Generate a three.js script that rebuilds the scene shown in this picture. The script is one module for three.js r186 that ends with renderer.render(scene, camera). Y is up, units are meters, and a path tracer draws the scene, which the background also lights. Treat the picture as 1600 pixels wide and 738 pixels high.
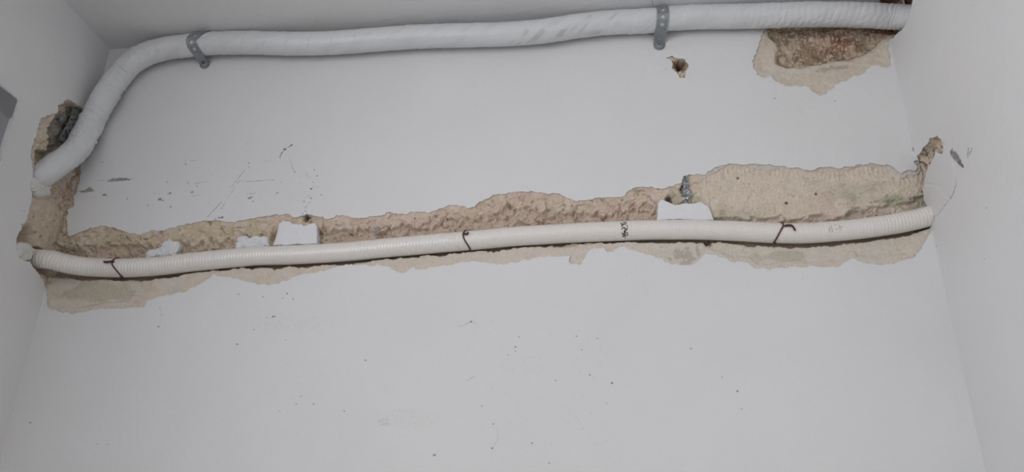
import * as THREE from 'three';
import { mergeGeometries } from 'three/addons/utils/BufferGeometryUtils.js';
import { RectAreaLightUniformsLib } from 'three/addons/lights/RectAreaLightUniformsLib.js';
import { Brush, Evaluator, SUBTRACTION } from 'three-bvh-csg';

// ---------------------------------------------------------------- camera, light, exposure
const CAM = new THREE.Vector3(0, 1.5, 1.4);
const camera = new THREE.PerspectiveCamera(34.4943, 1600 / 738, 0.02, 30);
camera.position.copy(CAM);
camera.rotation.order = 'YXZ';
camera.rotation.set(23.2216 * Math.PI / 180, 6.0188 * Math.PI / 180, 0.8012 * Math.PI / 180);
camera.updateMatrixWorld();
const renderer = new THREE.WebGLRenderer({ antialias: true });
renderer.toneMapping = THREE.LinearToneMapping;
renderer.toneMappingExposure = 0.595;
renderer.shadowMap.enabled = true;
const scene = new THREE.Scene();
scene.background = new THREE.Color(0x000000);
RectAreaLightUniformsLib.init();
// daylight: a frosted window in the left wall, behind and left of the photographer
const WIN = { z0: 1.3, z1: 2.4, y0: 1.5, y1: 2.5, inset: 0.05 };
const daylight = new THREE.RectAreaLight(0xfcfbff, 9, WIN.z1 - WIN.z0, WIN.y1 - WIN.y0);

// ---------------------------------------------------------------- the room in metres
const XL = -1.1265, XR = 0.6563, CEIL = 2.6227, ZF = 2.9;   // left, right, ceiling, wall behind the camera; the back wall is z = 0
const F = 1188.58;
function ray(px, py) { return new THREE.Vector3((px - 800) / F, -(py - 369) / F, -1).applyQuaternion(camera.quaternion); }
function onZ(px, py, z) { const d = ray(px, py), t = (z - CAM.z) / d.z; return CAM.clone().addScaledVector(d, t); }
function onX(px, py, x) { const d = ray(px, py), t = (x - CAM.x) / d.x; return CAM.clone().addScaledVector(d, t); }
function onY(px, py, y) { const d = ray(px, py), t = (y - CAM.y) / d.y; return CAM.clone().addScaledVector(d, t); }
// traced points to the plane of a wall: [across, up] in metres
const B = ([px, py]) => { const p = onZ(px, py, 0); return [p.x, p.y]; };
const L = ([px, py]) => { const p = onX(px, py, XL); return [p.z, p.y]; };
const R = ([px, py]) => { const p = onX(px, py, XR); return [p.z, p.y]; };
const C = ([px, py]) => { const p = onY(px, py, CEIL); return [p.x, p.z]; };

// ---------------------------------------------------------------- numbers
function rng(seed) { let a = seed >>> 0; return () => { a = (a + 0x6D2B79F5) | 0; let t = Math.imul(a ^ (a >>> 15), 1 | a); t = (t + Math.imul(t ^ (t >>> 7), 61 | t)) ^ t; return ((t ^ (t >>> 14)) >>> 0) / 4294967296; }; }
const hash = (i, j, k) => { let h = Math.imul(i, 374761393) ^ Math.imul(j, 668265263) ^ Math.imul(k, 1274126177); h = Math.imul(h ^ (h >>> 13), 1274126177); return ((h ^ (h >>> 16)) >>> 0) / 4294967296; };
function noise(x, y, z = 0) {                              // value noise, -1..1
  const i = Math.floor(x), j = Math.floor(y), k = Math.floor(z); let a = x - i, b = y - j, c = z - k;
  a = a * a * (3 - 2 * a); b = b * b * (3 - 2 * b); c = c * c * (3 - 2 * c);
  const m = (p, q, t) => p + (q - p) * t;
  const lo = m(m(hash(i, j, k), hash(i + 1, j, k), a), m(hash(i, j + 1, k), hash(i + 1, j + 1, k), a), b);
  if (c === 0) return lo * 2 - 1;
  const hi = m(m(hash(i, j, k + 1), hash(i + 1, j, k + 1), a), m(hash(i, j + 1, k + 1), hash(i + 1, j + 1, k + 1), a), b);
  return m(lo, hi, c) * 2 - 1;
}
function fbm(x, y, z, n = 4) { let s = 0, a = 0.5, f = 1; for (let i = 0; i < n; i++) { s += a * noise(x * f, y * f, z + i * 7.3); a *= 0.5; f *= 2.07; } return s; }
function ridged(x, y, z, n = 3) { let s = 0, a = 0.5, f = 1; for (let i = 0; i < n; i++) { s += a * (1 - 2 * Math.abs(noise(x * f, y * f, z + i * 5.1))); a *= 0.5; f *= 2.13; } return s; }
function facets(x, y, z) {                                 // broken faces: every cell its own level and tilt
  const i = Math.floor(x), j = Math.floor(y); let b1 = 9, b2 = 9, v1 = 0, v2 = 0;
  for (let q = -1; q <= 1; q++) for (let p = -1; p <= 1; p++) {
    const I = i + p, J = j + q, cx = I + hash(I, J, z), cy = J + hash(I, J, z + 1), dx = x - cx, dy = y - cy, d = dx * dx + dy * dy, v = hash(I, J, z + 2) - 0.5 + dx * (hash(I, J, z + 3) - 0.5) * 1.6 + dy * (hash(I, J, z + 4) - 0.5) * 1.6;
    if (d < b1) { b2 = b1; v2 = v1; b1 = d; v1 = v; } else if (d < b2) { b2 = d; v2 = v; }
  }
  const e = Math.sqrt(b2) - Math.sqrt(b1), t = Math.min(1, e / 0.12) * 0.5 + 0.5; return v1 * t + v2 * (1 - t);
}
const clamp = (x, a = 0, b = 1) => Math.min(b, Math.max(a, x));
const sstep = (a, b, x) => { const t = clamp((x - a) / (b - a)); return t * t * (3 - 2 * t); };
const mix = (a, b, t) => a + (b - a) * t;
const lin = (hex) => { const c = new THREE.Color(hex); return [c.r, c.g, c.b]; };
const blend = (c, d, t) => { c[0] += (d[0] - c[0]) * t; c[1] += (d[1] - c[1]) * t; c[2] += (d[2] - c[2]) * t; };

// ---------------------------------------------------------------- objects
const taken = new Map();
function numbered(name) { const n = taken.get(name) ?? 0; taken.set(name, n + 1); return n ? name + '_' + String(n).padStart(3, '0') : name; }
function group(name, label, category, kind, grp) {
  const g = new THREE.Group(); g.name = numbered(name); scene.add(g);
  if (label) g.userData.label = label; if (category) g.userData.category = category; if (kind) g.userData.kind = kind; if (grp) g.userData.group = grp;
  return g;
}
function part(name, geo, mat, parent, label) {
  const m = new THREE.Mesh(geo, mat); m.name = name; m.castShadow = true; m.receiveShadow = true; if (label) m.userData.label = label; parent.add(m); return m;
}
function rebase(g) {                                        // put a group's origin at the base of its parts
  const b = new THREE.Box3().setFromObject(g), c = b.getCenter(new THREE.Vector3()); c.y = b.min.y;
  for (const o of g.children) o.position.sub(c);
  g.position.copy(c); return g;
}

// ---------------------------------------------------------------- outlines
function fractal(poly, levels, amp, seed, closed = true) {  // finer, broken outline
  const rnd = rng(seed);
  for (let l = 0; l < levels; l++) {
    const out = [];
    for (let i = 0; i < poly.length; i++) {
      const a = poly[i], b = poly[(i + 1) % poly.length]; out.push(a);
      if (!closed && i === poly.length - 1) break;
      const dx = b[0] - a[0], dy = b[1] - a[1], len = Math.hypot(dx, dy);
      if (len < 0.0012) continue;
      const k = Math.min(len, 0.012) * amp * (rnd() * 2 - 1) / len;
      out.push([(a[0] + b[0]) / 2 - dy * k, (a[1] + b[1]) / 2 + dx * k]);
    }
    poly = out;
  }
  return poly;
}
class Field {                                               // signed distance inside a set of outlines (positive inside), up to 40 mm
  constructor(polys, reach = 0.04) {
    this.reach = reach; this.seg = [];
    for (const p of polys) for (let i = 0; i < p.length; i++) { const a = p[i], b = p[(i + 1) % p.length]; this.seg.push([a[0], a[1], b[0], b[1]]); }
    this.u0 = Math.min(...this.seg.map((s) => Math.min(s[0], s[2]))) - reach; this.step = 0.01; this.bins = [];
    for (const s of this.seg) {
      const i0 = Math.floor((Math.min(s[0], s[2]) - reach - this.u0) / this.step), i1 = Math.floor((Math.max(s[0], s[2]) + reach - this.u0) / this.step);
      for (let i = Math.max(0, i0); i <= i1; i++) (this.bins[i] ??= []).push(s);
    }
  }
  at(u, v) {
    const list = this.bins[Math.floor((u - this.u0) / this.step)]; if (!list) return -this.reach;
    let best = this.reach * this.reach, inside = false;
    for (const [ax, ay, bx, by] of list) {
      if ((ax > u) !== (bx > u) && v < ay + (u - ax) / (bx - ax) * (by - ay)) inside = !inside;
      const dx = bx - ax, dy = by - ay, t = clamp(((u - ax) * dx + (v - ay) * dy) / (dx * dx + dy * dy + 1e-12)), ex = u - ax - t * dx, ey = v - ay - t * dy, q = ex * ex + ey * ey;
      if (q < best) best = q;
    }
    return inside ? Math.sqrt(best) : -Math.sqrt(best);
  }
}
const SKIN = 0.0022;
function skinGeometry(outline, holes, place, flip) {        // the coat of paint: a real sheet with broken holes; place(u, v, d) puts it in the room
  const s = new THREE.Shape(outline.map((p) => new THREE.Vector2(...p)));
  for (const h of holes) s.holes.push(new THREE.Path(h.map((p) => new THREE.Vector2(...p))));
  const g = new THREE.ExtrudeGeometry(s, { depth: SKIN, bevelEnabled: false, steps: 1 });
  const p = g.attributes.position, uv = g.attributes.uv;
  for (let i = 0; i < p.count; i++) { const u = p.getX(i), v = p.getY(i), d = SKIN - p.getZ(i), w = place(u, v, d); uv.setXY(i, u, v); p.setXYZ(i, w[0], w[1], w[2]); }
  if (flip) for (let i = 0; i < p.count; i += 3) for (const a of [p, uv]) { const n = a.itemSize, A = a.array; for (let c = 0; c < n; c++) { const t = A[(i + 1) * n + c]; A[(i + 1) * n + c] = A[(i + 2) * n + c]; A[(i + 2) * n + c] = t; } }
  g.computeVertexNormals(); g.clearGroups?.();
  return g;
}
function rubbleGeometry([u0, v0, u1, v1], step, field, depth, colour, place, flip) {   // the broken masonry behind the paint, grain by grain
  const nu = Math.ceil((u1 - u0) / step), nv = Math.ceil((v1 - v0) / step), id = new Int32Array((nu + 1) * (nv + 1)).fill(-1), E = new Float32Array((nu + 1) * (nv + 1));
  for (let j = 0, k = 0; j <= nv; j++) for (let i = 0; i <= nu; i++, k++) E[k] = field.at(u0 + i * step, v0 + j * step);
  const pos = [], col = [], uv = [], idx = [];
  const vert = (i, j) => {
    const k = j * (nu + 1) + i; if (id[k] >= 0) return id[k];
    const u = u0 + i * step, v = v0 + j * step, d = depth(u, v, E[k]), w = place(u, v, d), c = colour(u, v, E[k], d);
    pos.push(w[0], w[1], w[2]); col.push(c[0], c[1], c[2]); uv.push(u, v);
    return (id[k] = pos.length / 3 - 1);
  };
  for (let j = 0; j < nv; j++) for (let i = 0; i < nu; i++) {
    const k = j * (nu + 1) + i;
    if (Math.max(E[k], E[k + 1], E[k + nu + 1], E[k + nu + 2]) < -0.004) continue;
    const a = vert(i, j), b = vert(i + 1, j), c = vert(i + 1, j + 1), e = vert(i, j + 1);
    if (flip) idx.push(a, c, b, a, e, c); else idx.push(a, b, c, a, c, e);
  }
  const g = new THREE.BufferGeometry();
  g.setAttribute('position', new THREE.Float32BufferAttribute(pos, 3)); g.setAttribute('color', new THREE.Float32BufferAttribute(col, 3)); g.setAttribute('uv', new THREE.Float32BufferAttribute(uv, 2));
  g.setIndex(idx); g.computeVertexNormals();
  return g;
}
function frameAt(pts, i) {
  const T = pts[Math.min(i + 1, pts.length - 1)].clone().sub(pts[Math.max(i - 1, 0)]).normalize();
  const N = new THREE.Vector3(0, 0, 1).addScaledVector(T, -T.z).normalize();
  return { T, N, S: new THREE.Vector3().crossVectors(T, N) };
}
function sweep(pts, rings, radius, a0 = -Math.PI, a1 = Math.PI, cap = true) {   // radius(s metres along, angle from the room side, i)
  const pos = [], uv = [], idx = []; let s = 0;
  for (let i = 0; i < pts.length; i++) {
    if (i) s += pts[i].distanceTo(pts[i - 1]);
    const { N, S } = frameAt(pts, i);
    for (let k = 0; k <= rings; k++) {
      const th = a0 + (a1 - a0) * k / rings, r = radius(s, th, i), p = pts[i].clone().addScaledVector(N, Math.cos(th) * r).addScaledVector(S, Math.sin(th) * r);
      pos.push(p.x, p.y, p.z); uv.push(s, k / rings);
    }
  }
  const w = rings + 1;
  for (let i = 0; i < pts.length - 1; i++) for (let k = 0; k < rings; k++) { const a = i * w + k; idx.push(a, a + 1, a + w, a + 1, a + w + 1, a + w); }
  if (cap && a1 - a0 > 6.2) for (const e of [0, pts.length - 1]) {
    const c = pos.length / 3; pos.push(pts[e].x, pts[e].y, pts[e].z); uv.push(0, 0);
    for (let k = 0; k < rings; k++) e ? idx.push(c, e * w + k, e * w + k + 1) : idx.push(c, k + 1, k);
  }
  const g = new THREE.BufferGeometry();
  g.setAttribute('position', new THREE.Float32BufferAttribute(pos, 3)); g.setAttribute('uv', new THREE.Float32BufferAttribute(uv, 2)); g.setIndex(idx); g.computeVertexNormals();
  if (a1 - a0 > 6.2) { const n = g.attributes.normal; for (let i = 0; i < pts.length; i++) { const a = i * w, b = a + rings, v = new THREE.Vector3(n.getX(a) + n.getX(b), n.getY(a) + n.getY(b), n.getZ(a) + n.getZ(b)).normalize(); n.setXYZ(a, v.x, v.y, v.z); n.setXYZ(b, v.x, v.y, v.z); } }
  return g;
}
const curve = (pts, n) => new THREE.CatmullRomCurve3(pts, false, 'centripetal').getSpacedPoints(n);
function lump(poly, place, z0, z1, power, rough, seed, grain = 160) {   // a broken piece with the outline poly, between depths z0 and z1
  let cu = 0, cv = 0, A = 0;
  for (let i = 0; i < poly.length; i++) { const a = poly[i], b = poly[(i + 1) % poly.length], w = a[0] * b[1] - b[0] * a[1]; A += w; cu += (a[0] + b[0]) * w; cv += (a[1] + b[1]) * w; }
  cu /= 3 * A; cv /= 3 * A;
  const out = (phi) => { let best = 0; const dx = Math.cos(phi), dy = Math.sin(phi); for (let i = 0; i < poly.length; i++) { const a = poly[i], b = poly[(i + 1) % poly.length], ex = b[0] - a[0], ey = b[1] - a[1], q = dx * ey - dy * ex; if (Math.abs(q) < 1e-12) continue; const t = ((a[0] - cu) * ey - (a[1] - cv) * ex) / q, s = ((a[0] - cu) * dy - (a[1] - cv) * dx) / q; if (t > 0 && s >= 0 && s <= 1 && t > best) best = t; } return best; };
  const cs = [...Array(16).keys()].map((k) => k / 16 * 0.96).concat([0.965, 0.98, 0.99, 0.996, 0.999]), prof = [...cs.map((c) => [c, -Math.pow(1 - Math.pow(c, power), 1 / power)]), [1, 0], ...cs.reverse().map((c) => [c, Math.pow(1 - Math.pow(c, power), 1 / power)])], nl = prof.length - 1, np = 220, pos = [], idx = [], rad = []; for (let k = 0; k < np; k++) rad.push(out(k / np * Math.PI * 2));
  const zm = (z0 + z1) / 2, zh = (z1 - z0) / 2;
  for (let i = 0; i <= nl; i++) for (let k = 0; k < np; k++) {
    const ph = k / np * Math.PI * 2, [c, s] = prof[i];
    let u = cu + Math.cos(ph) * rad[k] * c, v = cv + Math.sin(ph) * rad[k] * c, d = zm + zh * s;
    const n = rough * (fbm(u * grain, v * grain, d * grain + seed, 3) + 0.6 * Math.abs(noise(u * grain * 2.3, v * grain * 2.3, d * grain * 2.3 + seed)));
    u += n * Math.cos(ph) * (1 - Math.abs(s)) * 0.8; v += n * Math.sin(ph) * (1 - Math.abs(s)) * 0.8; d -= n * s;
    const w = place(u, v, d); pos.push(w[0], w[1], w[2]);
  }
  for (let i = 0; i < nl; i++) for (let k = 0; k < np; k++) { const a = i * np + k, b = i * np + (k + 1) % np; idx.push(a, b, a + np, b, b + np, a + np); }
  const g = new THREE.BufferGeometry(); g.setAttribute('position', new THREE.Float32BufferAttribute(pos, 3)); g.setIndex(idx); g.computeVertexNormals();
  return g;
}
const box = (x0, x1, y0, y1, z0, z1) => new THREE.BoxGeometry(x1 - x0, y1 - y0, z1 - z0).translate((x0 + x1) / 2, (y0 + y1) / 2, (z0 + z1) / 2);
const atBack = (u, v, d) => [u, v, -d], atLeft = (u, v, d) => [XL - d, v, u], atRight = (u, v, d) => [XR + d, v, u], atCeil = (u, v, d) => [u, CEIL + d, v];

// ---------------------------------------------------------------- materials
function noiseTexture(size, per, seed, contrast, mid = 0.5) {   // tiling grain
  const d = new Uint8Array(size * size * 4), wrapN = (x, y, f, z) => { // periodic value noise
    const i = Math.floor(x), j = Math.floor(y); let a = x - i, b = y - j; a = a * a * (3 - 2 * a); b = b * b * (3 - 2 * b);
    const h = (p, q) => hash(((p % f) + f) % f, ((q % f) + f) % f, z);
    return mix(mix(h(i, j), h(i + 1, j), a), mix(h(i, j + 1), h(i + 1, j + 1), a), b) * 2 - 1;
  };
  for (let y = 0; y < size; y++) for (let x = 0; x < size; x++) {
    let s = 0, a = 0.5, f = per; for (let o = 0; o < 4; o++) { s += a * wrapN(x / size * f, y / size * f, f, seed + o); a *= 0.55; f *= 2; }
    const v = clamp(mid + contrast * s) * 255, k = (y * size + x) * 4; d[k] = d[k + 1] = d[k + 2] = v; d[k + 3] = 255;
  }
  const t = new THREE.DataTexture(d, size, size); t.wrapS = t.wrapT = THREE.RepeatWrapping; t.magFilter = THREE.LinearFilter; t.needsUpdate = true; return t;
}
const plasterBump = noiseTexture(512, 24, 11, 0.9); plasterBump.repeat.set(3.2, 3.2);
const grainBump = noiseTexture(512, 48, 23, 0.9); grainBump.repeat.set(9, 9);
const PAINT = '#e7e7e7';
// a painted wall's colour: flat paint, faint uneven coats, and the scuffs and chips seen on it. Canvas spans [u0,u1] x [v0,v1] metres
function paintTexture(w, h, [u0, v0, u1, v1], seed, draw) {
  const cv = document.createElement('canvas'); cv.width = w; cv.height = h; const g = cv.getContext('2d');
  g.fillStyle = PAINT; g.fillRect(0, 0, w, h);
  const X = (u) => (u - u0) / (u1 - u0) * w, Y = (v) => (v1 - v) / (v1 - v0) * h, S = w / (u1 - u0);
  if (draw) draw(g, X, Y, S);
  const im = g.getImageData(0, 0, w, h), d = im.data;
  for (let y = 0; y < h; y++) for (let x = 0; x < w; x++) {
    const k = (y * w + x) * 4, n = 1 + 0.018 * fbm(x / 190, y / 190, seed, 3) + 0.012 * (hash(x, y, seed) - 0.5), t = 0.008 * fbm(x / 330, y / 330, seed + 40, 2);
    d[k] = clamp(d[k] * (n + t), 0, 255); d[k + 1] = clamp(d[k + 1] * n, 0, 255); d[k + 2] = clamp(d[k + 2] * (n - t), 0, 255);
  }
  g.putImageData(im, 0, 0);
  const t = new THREE.CanvasTexture(cv); t.colorSpace = THREE.SRGBColorSpace; t.wrapS = t.wrapT = THREE.MirroredRepeatWrapping; t.magFilter = THREE.LinearFilter;
  t.repeat.set(1 / (u1 - u0), 1 / (v1 - v0)); t.offset.set(-u0 / (u1 - u0), -v0 / (v1 - v0));
  return t;
}
const paintMat = (map) => new THREE.MeshStandardMaterial({ map, roughness: 0.62, bumpMap: plasterBump, bumpScale: 0.0005 });
const M = {
  rubble: new THREE.MeshStandardMaterial({ color: 0xffffff, vertexColors: true, roughness: 0.95, bumpMap: grainBump, bumpScale: 0.0006 }),
  core: new THREE.MeshStandardMaterial({ color: '#8f8576', roughness: 0.95, bumpMap: plasterBump, bumpScale: 0.001 }),
  wrap: new THREE.MeshPhysicalMaterial({ color: '#dddfe0', vertexColors: true, roughness: 0.42, clearcoat: 0.15, clearcoatRoughness: 0.35 }),
  hose: new THREE.MeshPhysicalMaterial({ color: '#f0ebe4', roughness: 0.32, clearcoat: 0.5, clearcoatRoughness: 0.2 }),
  zinc: new THREE.MeshStandardMaterial({ color: '#989da0', roughness: 0.45, metalness: 0.5, bumpMap: grainBump, bumpScale: 0.0001 }),
  darkZinc: new THREE.MeshStandardMaterial({ color: '#4a4c4e', roughness: 0.5, metalness: 0.6 }),
  dullZinc: new THREE.MeshStandardMaterial({ color: '#8e9192', roughness: 0.55, metalness: 0.25 }),
  foil: new THREE.MeshStandardMaterial({ color: '#b9bbbd', roughness: 0.25, metalness: 0.9 }),
  wire: new THREE.MeshStandardMaterial({ color: '#5b3b37', roughness: 0.6, metalness: 0.2 }),
  foam: new THREE.MeshStandardMaterial({ color: '#ecedef', roughness: 0.8 }),
  plasterLump: new THREE.MeshStandardMaterial({ color: '#dcdbd6', roughness: 0.9 }),
  filler: new THREE.MeshStandardMaterial({ color: '#e2e1e1', roughness: 0.7, bumpMap: plasterBump, bumpScale: 0.0006 }),
  panelDark: new THREE.MeshStandardMaterial({ color: '#3d3a46', roughness: 0.4 }),
  panelGrey: new THREE.MeshStandardMaterial({ color: '#85848c', roughness: 0.45 }),
  film: new THREE.MeshPhysicalMaterial({ color: '#f2f2f4', roughness: 0.35, transmission: 0.8, thickness: 0, ior: 1.45 }),
  lampMetal: new THREE.MeshStandardMaterial({ color: '#e6e6e6', roughness: 0.4 }),
  frosted: new THREE.MeshStandardMaterial({ color: '#ffffff', roughness: 0.4, emissive: '#ffffff', emissiveIntensity: 1.5 }),
  floor: new THREE.MeshStandardMaterial({ color: '#c6c4c0', roughness: 0.6, bumpMap: plasterBump, bumpScale: 0.0005 }),
};
// ---------------------------------------------------------------- traced outlines
const chaseTop = [[113, 368], [124, 363], [141, 356], [159, 353], [176, 355], [193.5, 360.6], [206, 365.5], [215, 367], [232.5, 362], [237, 359.5], [254, 360], [267, 355.8], [286.7, 352.5], [304, 348], [321.4, 345], [336.6, 344], [351.8, 347], [367, 348], [386.5, 342.8], [406, 339.5], [425.5, 336], [443.4, 335], [451, 335], [455.3, 338], [465, 340], [473.7, 337], [478, 334.3], [485.6, 335.6], [493, 337.8], [504, 338], [512.7, 342.5], [521.4, 341.4], [524.7, 337], [534.4, 335.6], [543, 338], [556, 340.4], [573.4, 340.8], [588.6, 338], [601.6, 335.6], [603.8, 332], [616.8, 333.8], [632.5, 335.3], [643.4, 331], [656.4, 331], [671.5, 332.7], [682.4, 328.8], [695.4, 324], [706, 321], [721.4, 322.3], [730, 325], [736.6, 324.4], [745, 319], [756, 312.5], [767, 307], [777.8, 303.2], [790.8, 303.2], [801.6, 300.6], [816.8, 299], [829.8, 298.4], [836.3, 300.6], [852, 302], [867, 302], [880, 305.8], [891, 310], [895.4, 313.4], [908.4, 313.4], [923.6, 312.3], [930, 309], [945, 308.6], [960.4, 308.6], [973.4, 306.9], [977.8, 302.5], [986.5, 297], [995, 292.3], [1006, 291.7], [1016.8, 291.7], [1025.5, 294.3], [1032.5, 296], [1043.4, 292.3], [1058.5, 288], [1065, 285.8], [1067.2, 276], [1076, 272.8], [1091, 271.7], [1102, 273.4], [1106, 267.3], [1121.4, 260.8], [1136.6, 257], [1151.8, 256], [1173.4, 256.5], [1195, 257.6], [1218, 259], [1241, 262], [1262, 265.8], [1274.7, 264.5], [1287.6, 261], [1310.7, 263.7], [1326, 260.6], [1344, 256.7], [1364.8, 254.7], [1385.4, 256.7], [1398, 263], [1408.6, 271.4], [1416, 267], [1429, 267], [1433, 262], [1428, 254], [1431, 250]];
const chaseBottom = [[1449, 372], [1437, 392], [1431.8, 399.7], [1421.5, 404.8], [1401, 410], [1377.7, 413.8], [1367.4, 412], [1352, 411], [1339, 407.4], [1332.6, 403.5], [1323.6, 408.7], [1312, 417.7], [1290, 417.7], [1262, 417.2], [1240, 416.5], [1215.5, 419], [1207.5, 420], [1202.5, 423], [1197.5, 420.6], [1184, 420.6], [1175, 415.6], [1167.5, 411], [1158.8, 409.4], [1147.5, 411], [1137.5, 406], [1127.5, 402], [1120, 398.8], [1110, 397.5], [1100, 397.5], [1096, 403], [1090, 410], [1082.5, 415], [1070, 415], [1055, 412.5], [1038.5, 409], [1025.5, 403], [1008, 398], [993, 391.4], [980, 388], [967, 386.5], [958, 393.6], [949.6, 394.7], [945, 389], [930, 386.8], [921.4, 391.4], [912.7, 404.4], [906, 415], [893, 413], [889, 406.6], [891, 400], [876, 400.7], [863, 401], [850, 402], [837, 403], [821.7, 405.5], [810.8, 410], [803.8, 411], [786.5, 413.8], [767, 412.7], [751.8, 410], [738.8, 408], [725.7, 410], [704, 414.4], [682.4, 417.7], [658.5, 421], [650, 421], [645.5, 417.7], [639, 421], [632.5, 427.4], [621.7, 425.7], [613, 421], [601.6, 416], [590.8, 412], [577.8, 415.6], [562.6, 414.5], [549.6, 413], [534.4, 416], [519.2, 418.4], [504, 423.8], [489, 427], [469.4, 429.2], [460.7, 432.5], [452, 438], [428, 444.4], [408.7, 444.4], [382, 439], [367, 436], [351.8, 432.7], [341, 431.7], [335.5, 428.4], [328, 435], [317, 441.4], [302, 449], [284.6, 457.7], [265, 462], [241, 467.4], [229.3, 471.8], [227, 478], [223.8, 481], [206.5, 481], [182.6, 482], [158.8, 482], [141.4, 485], [126, 489], [115.4, 491.8], [106.7, 489], [91.5, 487.4], [80.7, 485], [74, 478.8], [72, 461], [71, 450]];
const yB = (px, py) => B([px, py])[1];
const mainHole = [[XL - 0.045, yB(150, 172)], [XL - 0.0004, yB(150, 172)], [XL - 0.0004, yB(124, 256)], ...[[124, 258], [125, 275], [122.4, 289], [121, 298.5], [114, 309], [115.5, 324], [105, 328], [104, 344], [105, 354], [105.6, 368]].map(B), ...chaseTop.map(B),
  [XR + 0.0004, yB(1431, 248)], [XR + 0.0004, yB(1425, 212)], [XR + 0.045, yB(1425, 212)], [XR + 0.045, yB(1455, 358)], [XR + 0.0004, yB(1455, 360)], ...chaseBottom.map(B), [XL - 0.045, yB(72, 448)]];
const topPatch = [...[[1194.7, 43.4], [1188, 63], [1181.7, 84.6], [1175, 95.4], [1178.4, 108.4], [1184, 118], [1192.5, 121.4], [1205.5, 119.3], [1212, 128], [1227, 134.5], [1246.7, 134.5], [1265, 136.6], [1268.4, 143], [1281.4, 149.6], [1291, 148.6], [1294.5, 141], [1304, 137.7], [1305, 132.3], [1329, 121.4], [1344, 118], [1359.5, 104], [1377, 104], [1388, 105], [1392, 99.8], [1389, 66]].map(B), [XR + 0.045, yB(1391, 60)], [XR + 0.045, CEIL + 0.027], [XR - 0.03, CEIL + 0.027], B([1366, 33]), B([1300, 36]), B([1196, 37])];
const anchorHole = [[1041, 91], [1051, 87], [1056, 90.7], [1070.4, 92.4], [1075.7, 100.4], [1074, 107.4], [1071, 114.4], [1070.4, 121.5], [1061.6, 121.5], [1058, 114.4], [1050, 107.4], [1049.3, 96.8]].map(B);
const leftHole = [...[[71, 449], [66, 435], [56, 422], [46, 408], [31, 405], [26.5, 392], [25.4, 379], [28.7, 366], [34, 354], [32, 351], [41, 345.7], [42.8, 337.6], [47.6, 319.7], [50, 305], [48.5, 298.5], [46.8, 288.8], [51, 274], [51, 258], [46.8, 240.8], [49.3, 231], [52.5, 218], [59, 200], [62.3, 187], [72, 180], [80, 177.4], [86.7, 178], [91.5, 174], [90.7, 164.4], [98, 162.8], [100.5, 157], [109.4, 156.3], [117.6, 161], [129, 168.5], [140, 176]].map(L), [-0.045, yB(150, 172)], [-0.045, yB(71, 450)]];
const rightHole = [...[[1431, 250], [1433.6, 251], [1432.5, 243], [1440, 233.6], [1446.6, 226], [1454, 215], [1465, 213], [1471.5, 221.7], [1473.7, 232.5], [1471.5, 241], [1460.7, 240], [1458.5, 247.7], [1450, 260.7], [1446.6, 271.5], [1444.4, 286.7], [1442, 295.4], [1445, 312.7], [1450, 323.5], [1454, 329], [1460.5, 338], [1459, 347.4], [1453.5, 357]].map(R), [-0.045, yB(1453, 358)], [-0.045, yB(1431, 248)]];
const rightTopHole = [[-0.045, yB(1391, 60)], ...[[1391, 60], [1398, 56], [1408, 48], [1415, 38], [1422, 20], [1426, 0], [1428, -25]].map(R), [R([1424, -70])[0], CEIL + 0.027], [-0.045, CEIL + 0.027]];
const ceilHole = [...[[1366, 11], [1372, 6], [1375, 0], [1378, -10], [1386, -24], [1402, -46], [1412, -56]].map(C), [XR + 0.092, C([1412, -56])[1]], [XR + 0.092, -0.045], [C([1366, 11])[0], -0.045]];

// runs of the two pipes
const HOSE_R = 0.0198;
const hosePx = [[1400, 349.5], [1350, 357], [1300, 362], [1250, 365], [1200, 364], [1150, 361.5], [1100, 359.7], [1050, 359.5], [1000, 360], [950, 362], [900, 364.3], [850, 367], [800, 370.3], [750, 375], [700, 379], [650, 383.5], [600, 388], [550, 393], [500, 396.5], [450, 399], [400, 400.5], [350, 405], [300, 410], [250, 416], [200, 419], [150, 418]];
const hosePts = [onZ(1456, 337, 0.003).add(new THREE.Vector3(0.05, 0.006, -0.002)), onZ(1456, 337, 0.003), onZ(1432, 343, 0.003), ...hosePx.map(([x, y]) => onZ(x, y, 0.002)), onZ(122, 415.5, 0.012), onX(98, 411, XL + 0.04), onX(78, 406, XL + 0.016), onX(58, 404.5, XL - 0.012), onX(38, 402, XL - 0.04)].reverse();
const hoseLine = curve(hosePts, 1500);
const hoseTable = hoseLine.map((p) => [p.x, p.y, p.z]).sort((a, b) => a[0] - b[0]);
function hoseAt(u) { let lo = 0, hi = hoseTable.length - 1; while (hi - lo > 1) { const m = (lo + hi) >> 1; if (hoseTable[m][0] < u) lo = m; else hi = m; } return hoseTable[lo]; }
const PIPE_R = 0.0262, PZ = 0.035;
const pipePx = [[1400, 26.6], [1350, 23.6], [1300, 22.5], [1250, 22.8], [1200, 24.4], [1160, 25.5], [1100, 26.4], [1060, 28], [1020, 32], [950, 35.5], [900, 41], [850, 48.7], [800, 52.8], [750, 54.8], [700, 56], [650, 57.7], [600, 61], [550, 65], [500, 68], [450, 68.5], [400, 67], [370, 67], [330, 68], [300, 70.7], [270, 74], [250, 78], [230, 84], [207, 97]];
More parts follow.
